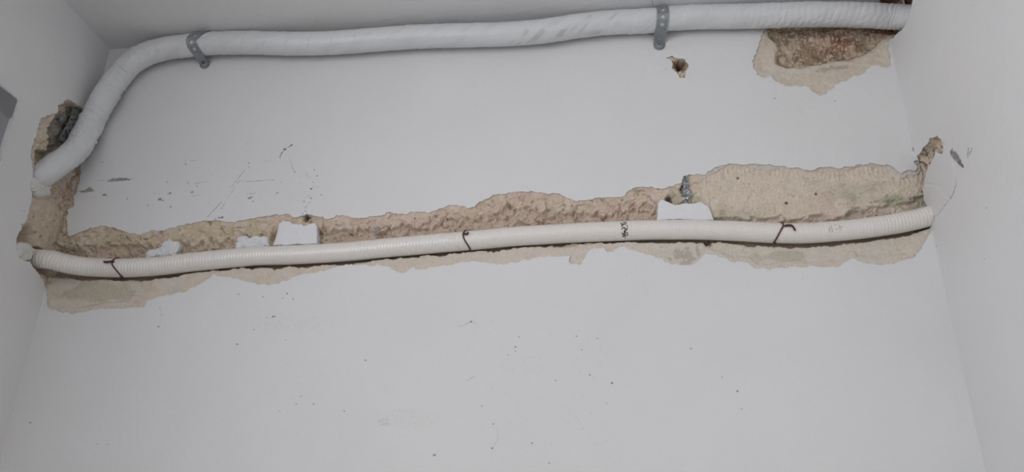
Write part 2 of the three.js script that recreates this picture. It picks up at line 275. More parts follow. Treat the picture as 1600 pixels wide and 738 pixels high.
const pipePts = [onX(1450, 30, XR + 0.05), ...pipePx.map(([x, y]) => onZ(x, y, PZ)), onZ(192, 112, 0.031), onZ(174, 135, 0.034), onZ(160, 158, 0.038), onX(146, 184, XL + 0.03), onX(134, 209, XL + 0.027), onX(120, 233, XL + 0.022), onX(104, 247, XL + 0.016), onX(87, 259, XL + 0.008), onX(72, 270, XL - 0.002), onX(56, 279, XL - 0.018), onX(40, 288, XL - 0.04)].reverse();
const pipeLine = curve(pipePts, 1500);
if (globalThis.DEBUG_PTS) for (const p of pipePts) console.log(p.toArray().map((v) => v.toFixed(3)).join(' '));

// ---------------------------------------------------------------- masonry: depth and colour
const K = { gypsum: lin('#dfd2c0'), cream: lin('#dbcfbe'), tan: lin('#d8c6b2'), pink: lin('#dcc6b7'), olive: lin('#d3c4aa'), green: lin('#aeb096'), mortar: lin('#d0bcaa'), mauve: lin('#c8b8ac'), dark: lin('#64584b'), brown: lin('#a9937d'), red: lin('#a67c67'), speck: lin('#dacebd'), under: lin('#d5d1ca'), grey: lin('#a8a195'), lip: lin('#dbd3c8'), lipTan: lin('#ddcfbd') };
const uB = (px) => B([px, 370])[0];
const mainField = new Field([mainHole]), patchField = new Field([topPatch]), anchorField = new Field([anchorHole]), leftField = new Field([leftHole]), rightField = new Field([rightHole]), rightTopField = new Field([rightTopHole]), ceilField = new Field([ceilHole]);
const patchCore = new Field([[[1198, 30], [1203, 55], [1214, 64], [1216, 96], [1232, 103], [1262, 100], [1300, 93], [1335, 90], [1362, 76], [1384, 56], [1391, 50], [1440, 48], [1440, -60], [1190, -60]].map(B)]);
const pits = [[478, 338, 5, 0.012], [1071, 292, 6, 0.016], [1046, 309, 5, 0.008], [1154, 275, 1.8, 0.004], [1231, 314, 1.8, 0.004], [1277, 300, 1.8, 0.003], [1107, 376, 6, 0.012], [212, 388, 4, 0.006]].map(([x, y, r, d]) => [...B([x, y]), r * 0.0013, d]);
const stain = (u, v, px, py, rx, ry) => { const [a, b] = B([px, py]); return 1 - Math.hypot((u - a) / (rx * 0.00125), (v - b) / (ry * 0.00135)); };
// how the chase broke: the plaster coat nearest the paint, then the mortar behind it; 0 = coat, 1 = mortar
function brokenAt(u, v, e, hv, wu, wv) {
  const right = sstep(uB(1085), uB(1120), u), t = clamp(e / (e + Math.max(hv - 0.016, 0) + 1e-4)), lw = mix(0.05 + 0.05 * noise(u * 40, 0.5, 29), 0.035, right);
  const ledge = mix(0.46 + 0.34 * fbm(u * 21, 3.7, 9, 3) + 0.1 * noise(u * 130, 1.3, 19), 0.66 - 0.12 * sstep(uB(1320), uB(1345), u) + 0.1 * fbm(u * 18, 0.4, 14, 3), right);
  return { right, t, k: sstep(-lw, lw, t - ledge + mix(0.22 * fbm(wu * 70, wv * 70, 47, 3), 0.13 * fbm(u * 60, v * 150, 48, 3), right)) };
}
const rimAt = (u) => sstep(uB(1060), uB(1110), u) * (0.0015 + 0.0085 * sstep(-0.25, 0.3, fbm(u * 16, 0.7, 141, 2)));   // width of the undercoat rim along the right part
function mainDepth(u, v, e) {
  const [, hy, hz] = hoseAt(u), hv = v - hy, near = clamp(e / 0.005), wu = u + 0.008 * noise(u * 60, v * 60, 41), wv = v + 0.008 * noise(u * 60, v * 60, 43);
  const grit = 0.0011 * noise(u * 330, v * 330, 5) + 0.0006 * noise(u * 760, v * 760, 7), lumps = 0.007 * fbm(u * 30, v * 38, 1, 4) + 0.006 * facets(wu * 30, wv * 46, 3) + 0.0028 * facets(wu * 85, wv * 110, 13) + 0.002 * ridged(wu * 120, wv * 120, 49, 2);
  let d;
  if (hv > 0.006) {
    const { right: smooth, t, k: broke } = brokenAt(u, v, e, hv, wu, wv), rim = rimAt(u), layered = 0.0045 * fbm(u * 26, v * 130, 151, 4);
    const coat = 0.0035 + mix(0.011, 0.0055, smooth) * t + lumps * mix(0.9, 0.3, smooth) + grit * mix(0.8, 0.5, smooth) + smooth * 0.003 * sstep(rim - 0.0008, rim + 0.0012, e + 0.0015 * noise(u * 160, v * 160, 143));
    const core = 0.0125 + 0.0095 * t + mix(lumps * 1.1, lumps * 0.25 + layered, smooth) + 0.0022 * (1 - 0.6 * smooth) * ridged(wu * 95, wv * 150, 17, 3) + grit * 1.3;
    const crack = (1 - sstep(0, 0.045, Math.abs(fbm(wu * 26, wv * 42, 131, 3)))) * sstep(0.02, 0.25, noise(u * 33, v * 33, 133) + 0.3) * mix(1, 0.35, smooth) * sstep(0.003, 0.008, e);
    d = mix(coat, core, broke) + 0.0045 * crack + 0.0006 * smooth * Math.sin(u * 690 + 1.6 * noise(u * 60, v * 60, 45)) * (1 - sstep(0.012, 0.03, e)) * sstep(rim, rim + 0.003, e);
  } else {
    const lipEdge = 0.0205 + 0.0065 * fbm(u * 38, 0.2, 21, 4), deepLeft = 1 - sstep(uB(215), uB(262), u + 0.01 * noise(v * 120, u * 40, 4));
    let sh = 0.0032 + 0.0014 * fbm(u * 45, v * 60, 31, 4);
    const mid = Math.max(deepLeft, sstep(uB(1080), uB(1120), u) * 0.7);
    sh += mid * 0.007 * sstep(0.009, 0.018, e + 0.008 * fbm(u * 40, v * 40, 33, 3));
    sh += 0.0014 * ridged(u * 80, v * 90, 35, 2) * mid;
    d = mix(0.028, sh, sstep(lipEdge - 0.003, lipEdge + 0.004, -hv + 0.002 * noise(u * 190, v * 190, 37))) + grit * 0.4;
  }
  for (const [a, b, r, dd] of pits) { const q = Math.hypot(u - a, v - b) / r; if (q < 1.8) d += dd * (1 - sstep(0.4, 1.5, q + 0.6 * noise(u * 300, v * 300, 8))); }
  d = mix(Math.min(d, 0.0035), d, near);
  const q = HOSE_R * HOSE_R - hv * hv; if (q > 0) d = Math.max(d, -hz + Math.sqrt(q) + 0.0012);
  return Math.max(d, SKIN + 0.0003);
}
function mainColour(u, v, e, d) {
  const hv = v - hoseAt(u)[1], n1 = fbm(u * 40, v * 40, 51, 4), n2 = fbm(u * 110, v * 110, 53, 3), n3 = noise(u * 420, v * 420, 55), c = [0, 0, 0];
  const pick = (k, t) => blend(c, k, clamp(t));
  if (hv > 0.004) {
    const right = sstep(uB(1075), uB(1125), u + 0.02 * n1), leftish = 1 - sstep(uB(395), uB(470), u + 0.03 * n1);
    pick(K.pink, 1); pick(K.tan, sstep(-0.05, 0.12, n1)); pick(K.olive, leftish * sstep(-0.25, 0.1, n1 + 0.1)); pick(K.speck, sstep(0.14, 0.2, n2) * 0.75);
    pick(K.gypsum, right * 0.94);
    pick(K.pink, right * sstep(0.02, 0.12, n1 + 0.25 * stain(u, v, 1290, 328, 90, 16)) * 0.6);
    pick(K.grey, sstep(0.02, 0.16, n1 + 0.35 * stain(u, v, 1175, 345, 60, 12)) * right * 0.6);
    for (const [px, py, rx, ry, k] of [[1395, 308, 62, 11, 0.85], [1345, 296, 50, 14, 0.3], [520, 372, 28, 14, 0.8], [1060, 315, 40, 16, 0.6], [1160, 330, 60, 14, 0.4], [285, 388, 22, 12, 0.4], [100, 385, 40, 12, 0.3]]) pick(K.green, k * sstep(-0.1, 0.6, stain(u, v, px, py, rx, ry) + 1.1 * n1 + 0.5 * n2));
    for (const [px, py, r] of [[478, 340, 9], [1071, 290, 9], [1046, 310, 7], [1154, 275, 2.6], [1231, 314, 2.4], [1277, 300, 2.6]]) pick(K.dark, 0.85 * sstep(0.05, 0.4, stain(u, v, px, py, r, r) + 0.8 * n2));
    pick(K.speck, 0.85 * sstep(0.1, 0.3, Math.max(stain(u, v, 538, 356, 16, 9), stain(u, v, 615, 360, 14, 9), stain(u, v, 820, 330, 22, 14), stain(u, v, 770, 340, 18, 8)) + n2 * 1.2));
    const wu = u + 0.008 * noise(u * 60, v * 60, 41), wv = v + 0.008 * noise(u * 60, v * 60, 43), lay = brokenAt(u, v, e, hv, wu, wv).k;
    pick(K.mortar, lay * mix(0.75, 0.5, leftish) * (1 - right)); pick(K.mauve, lay * right * 0.8 * sstep(-0.3, 0, n1 + 0.1)); pick(K.green, lay * right * 0.6 * sstep(0.02, 0.1, fbm(u * 30, v * 90, 153, 3)) * sstep(uB(1300), uB(1340), u));
    pick(K.under, 0.85 * right * (e + 0.0015 * noise(u * 160, v * 160, 143) < rimAt(u) ? 1 : 0));                                  // the white undercoat that shows along the broken edge
  } else {
    pick(K.lip, 1); pick(K.lipTan, sstep(-0.04, 0.1, n1) * (u < uB(500) ? 0.9 : 0.35)); pick(K.cream, sstep(0.05, 0.2, n2) * 0.6);
    pick(K.green, 0.45 * sstep(0, 0.4, Math.max(stain(u, v, 150, 455, 90, 16), stain(u, v, 1230, 398, 50, 9)) + 0.8 * n1));
    pick(K.grey, 0.6 * sstep(0.0, 0.2, stain(u, v, 1070, 400, 30, 10) * 0.4 + n2));
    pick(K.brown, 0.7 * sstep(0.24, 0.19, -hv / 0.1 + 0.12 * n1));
  }
  if (hv > 0.004) pick(K.dark, (u > uB(1085) ? 0.2 : 0.5) * sstep(0.36, 0.43, fbm(u * 120, v * 140, 57, 3)));
  const g = 1 + 0.05 * n3 + 0.1 * n2; return [c[0] * g, c[1] * g, c[2] * g];
}
function patchDepth(u, v, e) {
  const c = patchCore.at(u, v), core = sstep(-0.006, 0.012, c + 0.006 * fbm(u * 40, v * 40, 61, 3)), near = clamp(e / 0.004);
  const d = 0.0032 + 0.0012 * fbm(u * 70, v * 70, 63, 3) + 0.0035 * clamp(e / 0.02) + core * (0.012 + 0.007 * fbm(u * 55, v * 55, 65, 4) + 0.003 * facets(u * 70, v * 80, 33) + 0.004 * ridged(u * 120, v * 120, 67, 3) + 0.0012 * noise(u * 420, v * 420, 69));
  return Math.max(SKIN + 0.0003, mix(0.0034, d, near));
}
function patchColour(u, v, e) {
  const c = [0, 0, 0], n1 = fbm(u * 45, v * 45, 71, 4), n2 = fbm(u * 130, v * 130, 73, 3), n3 = noise(u * 430, v * 430, 75), pick = (k, t) => blend(c, k, clamp(t));
  const core = sstep(-0.003, 0.003, patchCore.at(u, v) + 0.014 * n1 + 0.006 * n2);
  pick(K.cream, 1); pick(K.gypsum, sstep(0, 0.1, n1)); pick(K.grey, 0.7 * sstep(0.05, 0.4, stain(u, v, 1300, 105, 36, 6) + 1.4 * n2)); pick(K.lip, 0.8 * sstep(0, 0.3, stain(u, v, 1245, 108, 60, 12) + n1)); pick(K.under, 0.8 * sstep(0.0045, 0.003, e + 0.004 * n1));
  const k = [...K.brown]; blend(k, K.red, clamp(sstep(0, 0.4, Math.max(stain(u, v, 1310, 62, 45, 26), stain(u, v, 1395, 45, 30, 16)) + n1))); blend(k, K.speck, 0.65 * sstep(0.12, 0.22, fbm(u * 190, v * 190, 79, 3))); blend(k, K.dark, 0.4 * sstep(0.1, 0.22, fbm(u * 120, v * 120, 77, 3))); blend(k, K.tan, 0.6 * sstep(0.05, 0.2, n1));
  pick(k, core); const g = 1 + 0.07 * n3 + 0.1 * n2; return [c[0] * g, c[1] * g, c[2] * g];
}
const leftPocket = new Field([[[91, 172], [93, 163], [110, 158], [128, 169], [150, 176], [140, 215], [118, 236], [95, 246], [72, 254], [62, 244], [66, 233], [80, 236], [86, 222], [78, 206], [86, 188]].map(L)]);
const leftLow = new Field([[[30, 362], [52, 352], [62, 366], [60, 384], [75, 395], [85, 430], [60, 424], [44, 408], [28, 400]].map(L)]);
const pL = (u, v, px, py, r) => { const [a, b] = L([px, py]); return 1 - Math.hypot(u - a, v - b) / r; };
function leftDepth(u, v, e) {
  const near = clamp(e / 0.005), rock = 0.004 * fbm(u * 45, v * 45, 81, 4) + 0.005 * facets(u * 50, v * 75, 23) + 0.0028 * ridged(u * 60, v * 130, 83, 3) + 0.0006 * noise(u * 500, v * 500, 85);
  let d = 0.004 + 0.005 * clamp(e / 0.03);
  const low = sstep(yB(100, 322), yB(100, 332), v) ;
  d += rock * mix(1.35, 0.2, low);
  d += 0.02 * sstep(-0.002, 0.006, leftPocket.at(u, v) + 0.003 * fbm(u * 90, v * 90, 87, 2)) + 0.03 * sstep(-0.006, 0.012, leftLow.at(u, v));
  d += 0.012 * sstep(0, 0.5, pL(u, v, 104, 300, 0.045) + 0.4 * fbm(u * 50, v * 50, 89, 3));
  d = mix(Math.min(d, 0.0034), d, near);
  for (const [line, r] of [[pipePts, PIPE_R], [hosePts, HOSE_R]]) for (let i = 0; i < 14; i++) {                 // room for the two pipes where they enter
    const p = line[i], q = line[i + 1]; for (let k = 0; k < 3; k++) { const t = k / 3, z = mix(p.z, q.z, t), y = mix(p.y, q.y, t), x = mix(p.x, q.x, t), w = (r + 0.001) ** 2 - (u - z) ** 2 - (v - y) ** 2; if (w > 0 && x - XL < 0.03) d = Math.max(d, XL - x + Math.sqrt(w)); }
  }
  return Math.max(d, SKIN + 0.0003);
}
function leftColour(u, v, e) {
  const c = [0, 0, 0], n1 = fbm(u * 45, v * 60, 91, 4), n2 = fbm(u * 120, v * 120, 93, 3), n3 = noise(u * 430, v * 430, 95), pick = (k, t) => blend(c, k, clamp(t));
  pick(K.cream, 1); pick(K.gypsum, sstep(0.02, 0.1, n1) * 0.7);
  const low = 1 - sstep(yB(100, 322), yB(100, 316), v + 0.006 * n1);
  pick(K.tan, low); pick(K.olive, low * sstep(0, 0.12, fbm(u * 60, v * 160, 97, 3))); pick(K.speck, low * 0.7 * sstep(0.1, 0.18, n2));
  pick(K.pink, 0.9 * sstep(0, 0.3, pL(u, v, 104, 303, 0.03) + n1)); pick(K.olive, 0.8 * sstep(0, 0.3, pL(u, v, 92, 292, 0.022) + n1));
  pick(K.grey, 0.95 * sstep(-0.001, 0.003, leftPocket.at(u, v) + 0.005 * n1)); pick(K.olive, 0.7 * sstep(0.1, 0.4, pL(u, v, 72, 238, 0.03) + n1)); pick(K.dark, 0.6 * sstep(0, 0.4, pL(u, v, 122, 200, 0.03) + n1)); pick(K.cream, 0.9 * sstep(0.1, 0.4, pL(u, v, 105, 163, 0.028) + n1));
  pick(K.grey, 0.9 * sstep(0.1, 0.4, pL(u, v, 38, 372, 0.035) + n1)); pick(K.dark, 0.5 * sstep(0.38, 0.45, fbm(u * 120, v * 170, 99, 3)));
  const g = 1 + 0.06 * n3 + 0.1 * n2; return [c[0] * g, c[1] * g, c[2] * g];
}
function anchorDepth(u, v, e) { const [a, b] = B([1062, 101]), q = Math.hypot(u - a, v - b); return Math.max(SKIN + 0.0003, 0.0035 + 0.03 * (1 - sstep(0.006, 0.015, q + 0.004 * noise(u * 200, v * 200, 3))) + clamp(e / 0.003) * 0.0012 * fbm(u * 200, v * 200, 4, 3)); }
function anchorColour(u, v) { const c = [...K.tan], n = fbm(u * 160, v * 160, 5, 3), [a, b] = B([1062, 101]); blend(c, K.brown, sstep(0.019, 0.013, Math.hypot(u - a, v - b) + 0.006 * n)); blend(c, K.dark, 0.7 * sstep(0.05, 0.15, n)); return c; }
function sideDepth(u, v, e) { return Math.max(SKIN + 0.0003, 0.003 + clamp(e / 0.006) * (0.012 + 0.006 * fbm(u * 60, v * 60, 101, 4) + 0.003 * ridged(u * 120, v * 120, 103, 2)) + (u < 0.005 ? 0.035 : 0)); }
function rightDepth(u, v, e) { let d = sideDepth(u, v, e); const p = hosePts[hosePts.length - 1], q = hosePts[hosePts.length - 2]; const w = Math.min(Math.hypot(u - p.z, v - p.y), Math.hypot(u - q.z, v - q.y)); if (w < HOSE_R + 0.002) d = Math.max(d, 0.045); return d; }
function rightColour(u, v, e) { const c = [...K.tan], n = fbm(u * 80, v * 80, 105, 4), m = fbm(u * 200, v * 200, 107, 3); blend(c, K.pink, sstep(0, 0.1, n)); blend(c, K.green, 0.8 * sstep(-0.05, 0.08, -n)); blend(c, K.speck, 0.6 * sstep(0.1, 0.2, m)); blend(c, K.dark, 0.8 * sstep(0.12, 0.2, -m)); return c; }
function topHoleDepth(u, v, e) { return Math.max(SKIN + 0.0003, 0.003 + 0.085 * sstep(0.001, 0.01, e) + 0.004 * fbm(u * 70, v * 70, 109, 3) * clamp(e / 0.006)); }
function topHoleColour(u, v) { const c = [...K.brown], n = fbm(u * 80, v * 80, 111, 4); blend(c, K.dark, 0.8 * sstep(-0.05, 0.1, n)); blend(c, K.red, 0.5 * sstep(0.1, 0.2, -n)); return c; }

// ---------------------------------------------------------------- scuffs and specks on the paint
function scuffer(g, X, Y, S, P, seed) {
  const rnd = rng(seed);
  const dot = (p, r, col, al) => { const [u, v] = P(p); g.globalAlpha = al; g.fillStyle = col; g.beginPath(); const k = 7; for (let i = 0; i < k; i++) { const a = i / k * 6.283, q = r * 0.00128 * S * (0.6 + 0.7 * rnd()); g.lineTo(X(u) + Math.cos(a) * q, Y(v) + Math.sin(a) * q * 0.75); } g.fill(); g.globalAlpha = 1; };
  const scratch = (pts, wd, al, col = '#55555c', gap = 0.25) => { for (let i = 0; i < pts.length - 1; i++) { const a = pts[i], b = pts[i + 1], n = Math.ceil(Math.hypot(b[0] - a[0], b[1] - a[1]) / 0.6); for (let k = 0; k <= n; k++) { if (rnd() < gap) continue; const t = k / n; dot([mix(a[0], b[0], t) + (rnd() - 0.5) * 0.5, mix(a[1], b[1], t) + (rnd() - 0.5) * 0.5], wd * (0.45 + 0.5 * rnd()), col, al * (0.4 + 0.6 * rnd())); } } };
  const smudge = (p, rx, ry, col, al, n) => { for (let i = 0; i < n; i++) { const a = rnd() * 6.283, q = Math.sqrt(rnd()); dot([p[0] + Math.cos(a) * q * rx, p[1] + Math.sin(a) * q * ry], 0.5 + rnd() * 0.9, col, al * rnd()); } };
  return { dot, scratch, smudge, rnd };
}
const backMap = paintTexture(2048, 1200, [XL - 0.05, 1.5, XR + 0.05, CEIL + 0.02], 3, (g, X, Y, S) => {
  const { dot, scratch, smudge, rnd } = scuffer(g, X, Y, S, B, 77);
  for (const [a, w, al] of [[[[361, 292.5], [383, 265]], 0.9, 0.6], [[[324.4, 339], [346.7, 315]], 0.9, 0.65], [[[345.7, 327], [352, 316]], 1.0, 0.6], [[[355, 310], [369, 289.4]], 0.8, 0.45], [[[371, 287], [374, 282], [381, 284], [401.6, 283], [428, 281]], 0.9, 0.55], [[[437, 247], [440, 239.6], [445, 233.5], [455.5, 227]], 1.2, 0.8], [[[407.7, 255], [430, 249]], 0.6, 0.35], [[[453.5, 249], [456.5, 261], [460.6, 269]], 0.8, 0.5], [[[478, 270], [483, 279]], 0.7, 0.4], [[[488, 292.5], [503, 292.5]], 0.6, 0.45], [[[485, 315], [476, 326]], 0.9, 0.5], [[[385, 302.6], [399.6, 302.6]], 0.9, 0.45], [[[304, 287], [324, 284]], 0.9, 0.45], [[[300, 306.7], [312, 305]], 0.8, 0.4], [[[300, 251], [308, 251]], 0.7, 0.35], [[[437, 247], [447, 256]], 0.5, 0.3], [[[239, 301.5], [250, 303.6]], 0.7, 0.45], [[[298, 251], [306.5, 251]], 0.7, 0.4], [[[152, 282.5], [208, 279.6]], 1.0, 0.3], [[[717, 511], [736, 503], [745.5, 507]], 0.8, 0.35], [[[729.6, 595], [742, 588.5]], 0.7, 0.45], [[[769, 701], [777.6, 688], [777, 670]], 0.6, 0.3], [[[250, 482], [252.5, 493], [248, 511]], 0.5, 0.35], [[[425, 496], [431, 494.5]], 1, 0.7], [[[1250, 442], [1257, 433]], 0.6, 0.25], [[[980, 424], [978, 433]], 0.5, 0.3]]) scratch(a, w, al);
  for (let k = 0; k < 6; k++) scratch([[168 + k, 284 - k * 0.9], [203 - k, 281.4 - k * 0.6]], 1.7, 0.42, '#6d6d70', 0.3);
  for (const [x, y, r, al = 0.55] of [[439, 285, 1], [445, 233.5, 2.3, 0.7], [455.5, 227, 2.2, 0.7], [388.5, 255, 1.3], [389.5, 261, 1.2], [460.6, 269, 1.3], [491, 266, 1.2], [495, 275, 1.5], [489, 285, 1], [486, 295.5, 2.2, 0.7], [502, 304.7, 1.4], [486, 310, 1.6], [475, 315, 1.2], [477, 330, 1.4], [473, 334, 1.2], [482, 306, 1], [389.4, 310, 3, 0.4], [393, 308, 2, 0.4], [395.5, 315, 1.5], [433, 301.6, 2, 0.35], [346.7, 340, 2.6, 0.75], [342, 341, 2], [336.6, 342, 1.4], [308, 291.5, 1.3], [300, 300.6, 2.6, 0.45], [387, 225, 1.2, 0.3], [160, 253.7, 1.1, 0.8], [162, 304.7, 3, 0.5], [165, 305.5, 2, 0.45], [250, 312, 3.2, 0.55], [254, 313.5, 1.8], [265, 302.6, 2.8, 0.5], [230.6, 321, 1.5], [266.4, 323.6, 1.8], [199, 311, 1.2], [261, 285, 1.8, 0.35], [289.6, 257, 1.7, 0.65], [290, 252, 1], [293.5, 286, 1.5], [247.5, 511, 1.5, 0.8], [252.5, 492.6, 1], [250, 482, 1], [372.7, 460, 1.3, 0.6], [411, 464, 1.2], [448.7, 459, 1.4, 0.6], [441.6, 466.7, 1], [458, 468, 1.3], [427, 495, 1.7, 0.8], [417, 497, 1], [396.5, 515.6, 1.2], [370.6, 538.5, 1.8, 0.45], [47, 661, 1.6, 0.5], [152, 694, 1], [168, 695, 1], [490, 632, 1.2], [470, 620, 1], [463, 632, 1], [437, 643, 1], [446.6, 532, 1.2, 0.3], [736, 503, 1.8, 0.55], [811, 527, 1.1], [805.6, 542.6, 1.6, 0.5], [805, 549, 1.2], [794, 555, 1], [752.6, 635, 1], [769, 701, 1.8, 0.5], [771, 663, 1.2], [678.7, 712, 2.4, 0.4], [831, 693, 1.4], [858, 724, 1.2], [956, 599, 1.8, 0.6], [921.6, 586.5, 1.4], [868, 595, 1], [900.6, 526, 1.2], [933, 529, 1.1], [909, 547, 1], [537.7, 643, 1.2], [571, 563.5, 1.4], [1152, 611.5, 1.6], [1128, 590, 1], [1158.6, 639.6, 1.3, 0.3], [1079.5, 545, 2, 0.25], [1210, 154, 2, 0.25], [1304, 158, 1.5, 0.3], [1041, 108, 1.2, 0.4]]) { dot([x, y], r, '#54545a', al); dot([x + r * 0.4, y - r * 0.3], r * 0.6, '#3f3f45', al * 0.8); }
  for (let i = 0; i < 70; i++) dot([720 + rnd() * 230, 500 + rnd() * 200], 0.4 + rnd() * 0.4, '#6a6460', 0.35);
  for (let i = 0; i < 40; i++) dot([280 + rnd() * 220, 240 + rnd() * 95], 0.4 + rnd() * 0.5, '#5c5c62', 0.35);
  for (let i = 0; i < 60; i++) dot([60 + rnd() * 1300, 120 + rnd() * 600], 0.3 + rnd() * 0.35, '#77777a', 0.3);
  g.fillStyle = '#8e8a7c'; g.globalAlpha = 0.75; g.beginPath(); for (const p of [[123, 299], [133, 297], [140, 292], [148, 298.5], [140, 300], [128, 301.5]]) { const [u, v] = B(p); g.lineTo(X(u), Y(v)); } g.fill(); g.globalAlpha = 1;
  smudge([450, 505], 60, 14, '#d9cbc4', 0.2, 900); smudge([640, 655], 50, 16, '#d3cabd', 0.18, 600); smudge([820, 570], 40, 16, '#d3cbc0', 0.16, 400); smudge([600, 660], 10, 6, '#a9a39b', 0.3, 60);
});
const rightMap = paintTexture(1024, 1024, [-0.06, 1.4, 1.2, CEIL + 0.02], 5, (g, X, Y, S) => {
  const { dot, scratch, rnd } = scuffer(g, X, Y, S, R, 79);
  for (let k = 0; k < 9; k++) scratch([[1484 + k * 1.1, 236 + k * 0.2], [1489 + k, 246 - k * 0.3], [1498 + k * 0.8, 256 + k * 0.3], [1505, 261]], 2.2, 0.38, '#66656c', 0.35);
  scratch([[1487, 265], [1493, 275], [1494.5, 290], [1491, 297], [1489, 305], [1485, 311.5]], 1.2, 0.45, '#7a7176', 0.2); scratch([[1492, 292], [1490, 303], [1484, 311]], 1.6, 0.5, '#6f6468', 0.3); scratch([[1484, 312], [1474, 325], [1463.5, 338.5]], 1.1, 0.4, '#8a8076', 0.25);
  scratch([[1488, 233], [1485, 246]], 2.4, 0.45); scratch([[1513, 232], [1512, 247]], 1.8, 0.4); scratch([[1519, 232], [1515, 242]], 1.8, 0.4); dot([1482, 259], 3.4, '#55555a', 0.75); dot([1482, 263], 2.6, '#66666a', 0.6); scratch([[1484, 254], [1487, 270]], 0.7, 0.35); scratch([[1474, 218], [1475, 226]], 1, 0.4);
  for (const [x, y, r] of [[1463, 385, 1.6], [1470, 395, 1.2], [1493, 652, 1.4], [1541, 325, 1.5], [1538, 405, 1.3]]) dot([x, y], r, '#6c6c70', 0.5);
  for (let i = 0; i < 40; i++) dot([1440 + rnd() * 160, 60 + rnd() * 640], 0.4, '#7c7c7f', 0.3);
});
const leftMap = paintTexture(1024, 1024, [-0.06, 1.4, 1.2, CEIL + 0.02], 7, (g, X, Y, S) => { const { dot } = scuffer(g, X, Y, S, L, 81); for (const [x, y, r] of [[38, 330, 1.5], [124, 300, 1], [20, 640, 1.2]]) dot([x, y], r, '#6c6c70', 0.5); });
const ceilMap = paintTexture(1024, 512, [XL - 0.05, -0.05, XR + 0.05, 0.9], 9, (g, X, Y, S) => {
  const { scratch, dot } = scuffer(g, X, Y, S, C, 83); scratch([[1018, -2], [1020, 6], [1021.5, 16]], 0.9, 0.9, '#3a3a3c', 0); scratch([[283, 10], [295, 17]], 0.5, 0.3, '#f2f2f2');
  for (const [x, y] of [[327, 42], [172, 80], [320, 44]]) dot([x, y], 1.2, '#55555a', 0.5);
});

// ---------------------------------------------------------------- the room
const T = 0.14;                                             // thickness of the masonry behind the rubble
{ // back wall
  const w = group('wall_back', 'white painted back wall with a long broken chase for the hose', 'wall', 'structure');
  const holes = [fractal(mainHole, 3, 0.2, 1), fractal(topPatch, 3, 0.2, 2), fractal(anchorHole, 2, 0.2, 3)];
  part('paint_coat', skinGeometry([[XL - 0.0495, -0.05], [XR + 0.0495, -0.05], [XR + 0.0495, CEIL + 0.032], [XL - 0.0495, CEIL + 0.032]], holes, atBack), paintMat(backMap), w);
  const v0 = yB(700, 500) - 0.02, v1 = yB(150, 165);
  part('broken_plaster', rubbleGeometry([XL - 0.047, v0, XR + 0.047, v1], 0.0011, mainField, mainDepth, mainColour, atBack), M.rubble, w, 'rough tan plaster and mortar exposed in the chase');
  part('broken_plaster', rubbleGeometry([B([1165, 60])[0], yB(1280, 156), XR + 0.05, CEIL + 0.029], 0.0011, patchField, patchDepth, patchColour, atBack), M.rubble, w, 'brown crumbling masonry with cream plaster rim under the wrapped pipe');
  part('broken_plaster', rubbleGeometry([B([1030, 100])[0], yB(1060, 128), B([1085, 100])[0], yB(1060, 80)], 0.0008, anchorField, anchorDepth, anchorColour, atBack), M.rubble, w, 'small ragged brown hole in the paint');
  part('masonry', box(XL - 0.2, XR + 0.2, -0.05, CEIL + 0.2, -0.05 - T, -0.05), M.core, w);
}
{ // left wall
  const w = group('wall_left', 'white painted left wall with a broken recess at the corner', 'wall', 'structure');
  part('paint_coat', skinGeometry([[-0.0495, -0.05], [ZF + 0.05, -0.05], [ZF + 0.05, CEIL + 0.032], [-0.0495, CEIL + 0.032]], [fractal(leftHole, 3, 0.2, 4), [[WIN.z0, WIN.y0], [WIN.z1, WIN.y0], [WIN.z1, WIN.y1], [WIN.z0, WIN.y1]]], atLeft, true), paintMat(leftMap), w);
  part('broken_plaster', rubbleGeometry([-0.047, L([71, 452])[1] - 0.03, L([24, 380])[0] + 0.03, L([110, 154])[1] + 0.03], 0.001, leftField, leftDepth, leftColour, atLeft, true), M.rubble, w, 'rough cream plaster and grey mortar in the corner recess');
  const mx = [XL - 0.05 - T, XL - 0.05];
  part('masonry', mergeGeometries([box(...mx, -0.05, CEIL + 0.2, -0.2, WIN.z0 - 0.02), box(...mx, -0.05, CEIL + 0.2, WIN.z1 + 0.02, ZF + 0.2), box(...mx, -0.05, WIN.y0 - 0.02, WIN.z0 - 0.02, WIN.z1 + 0.02), box(...mx, WIN.y1 + 0.02, CEIL + 0.2, WIN.z0 - 0.02, WIN.z1 + 0.02)]), M.core, w);
}
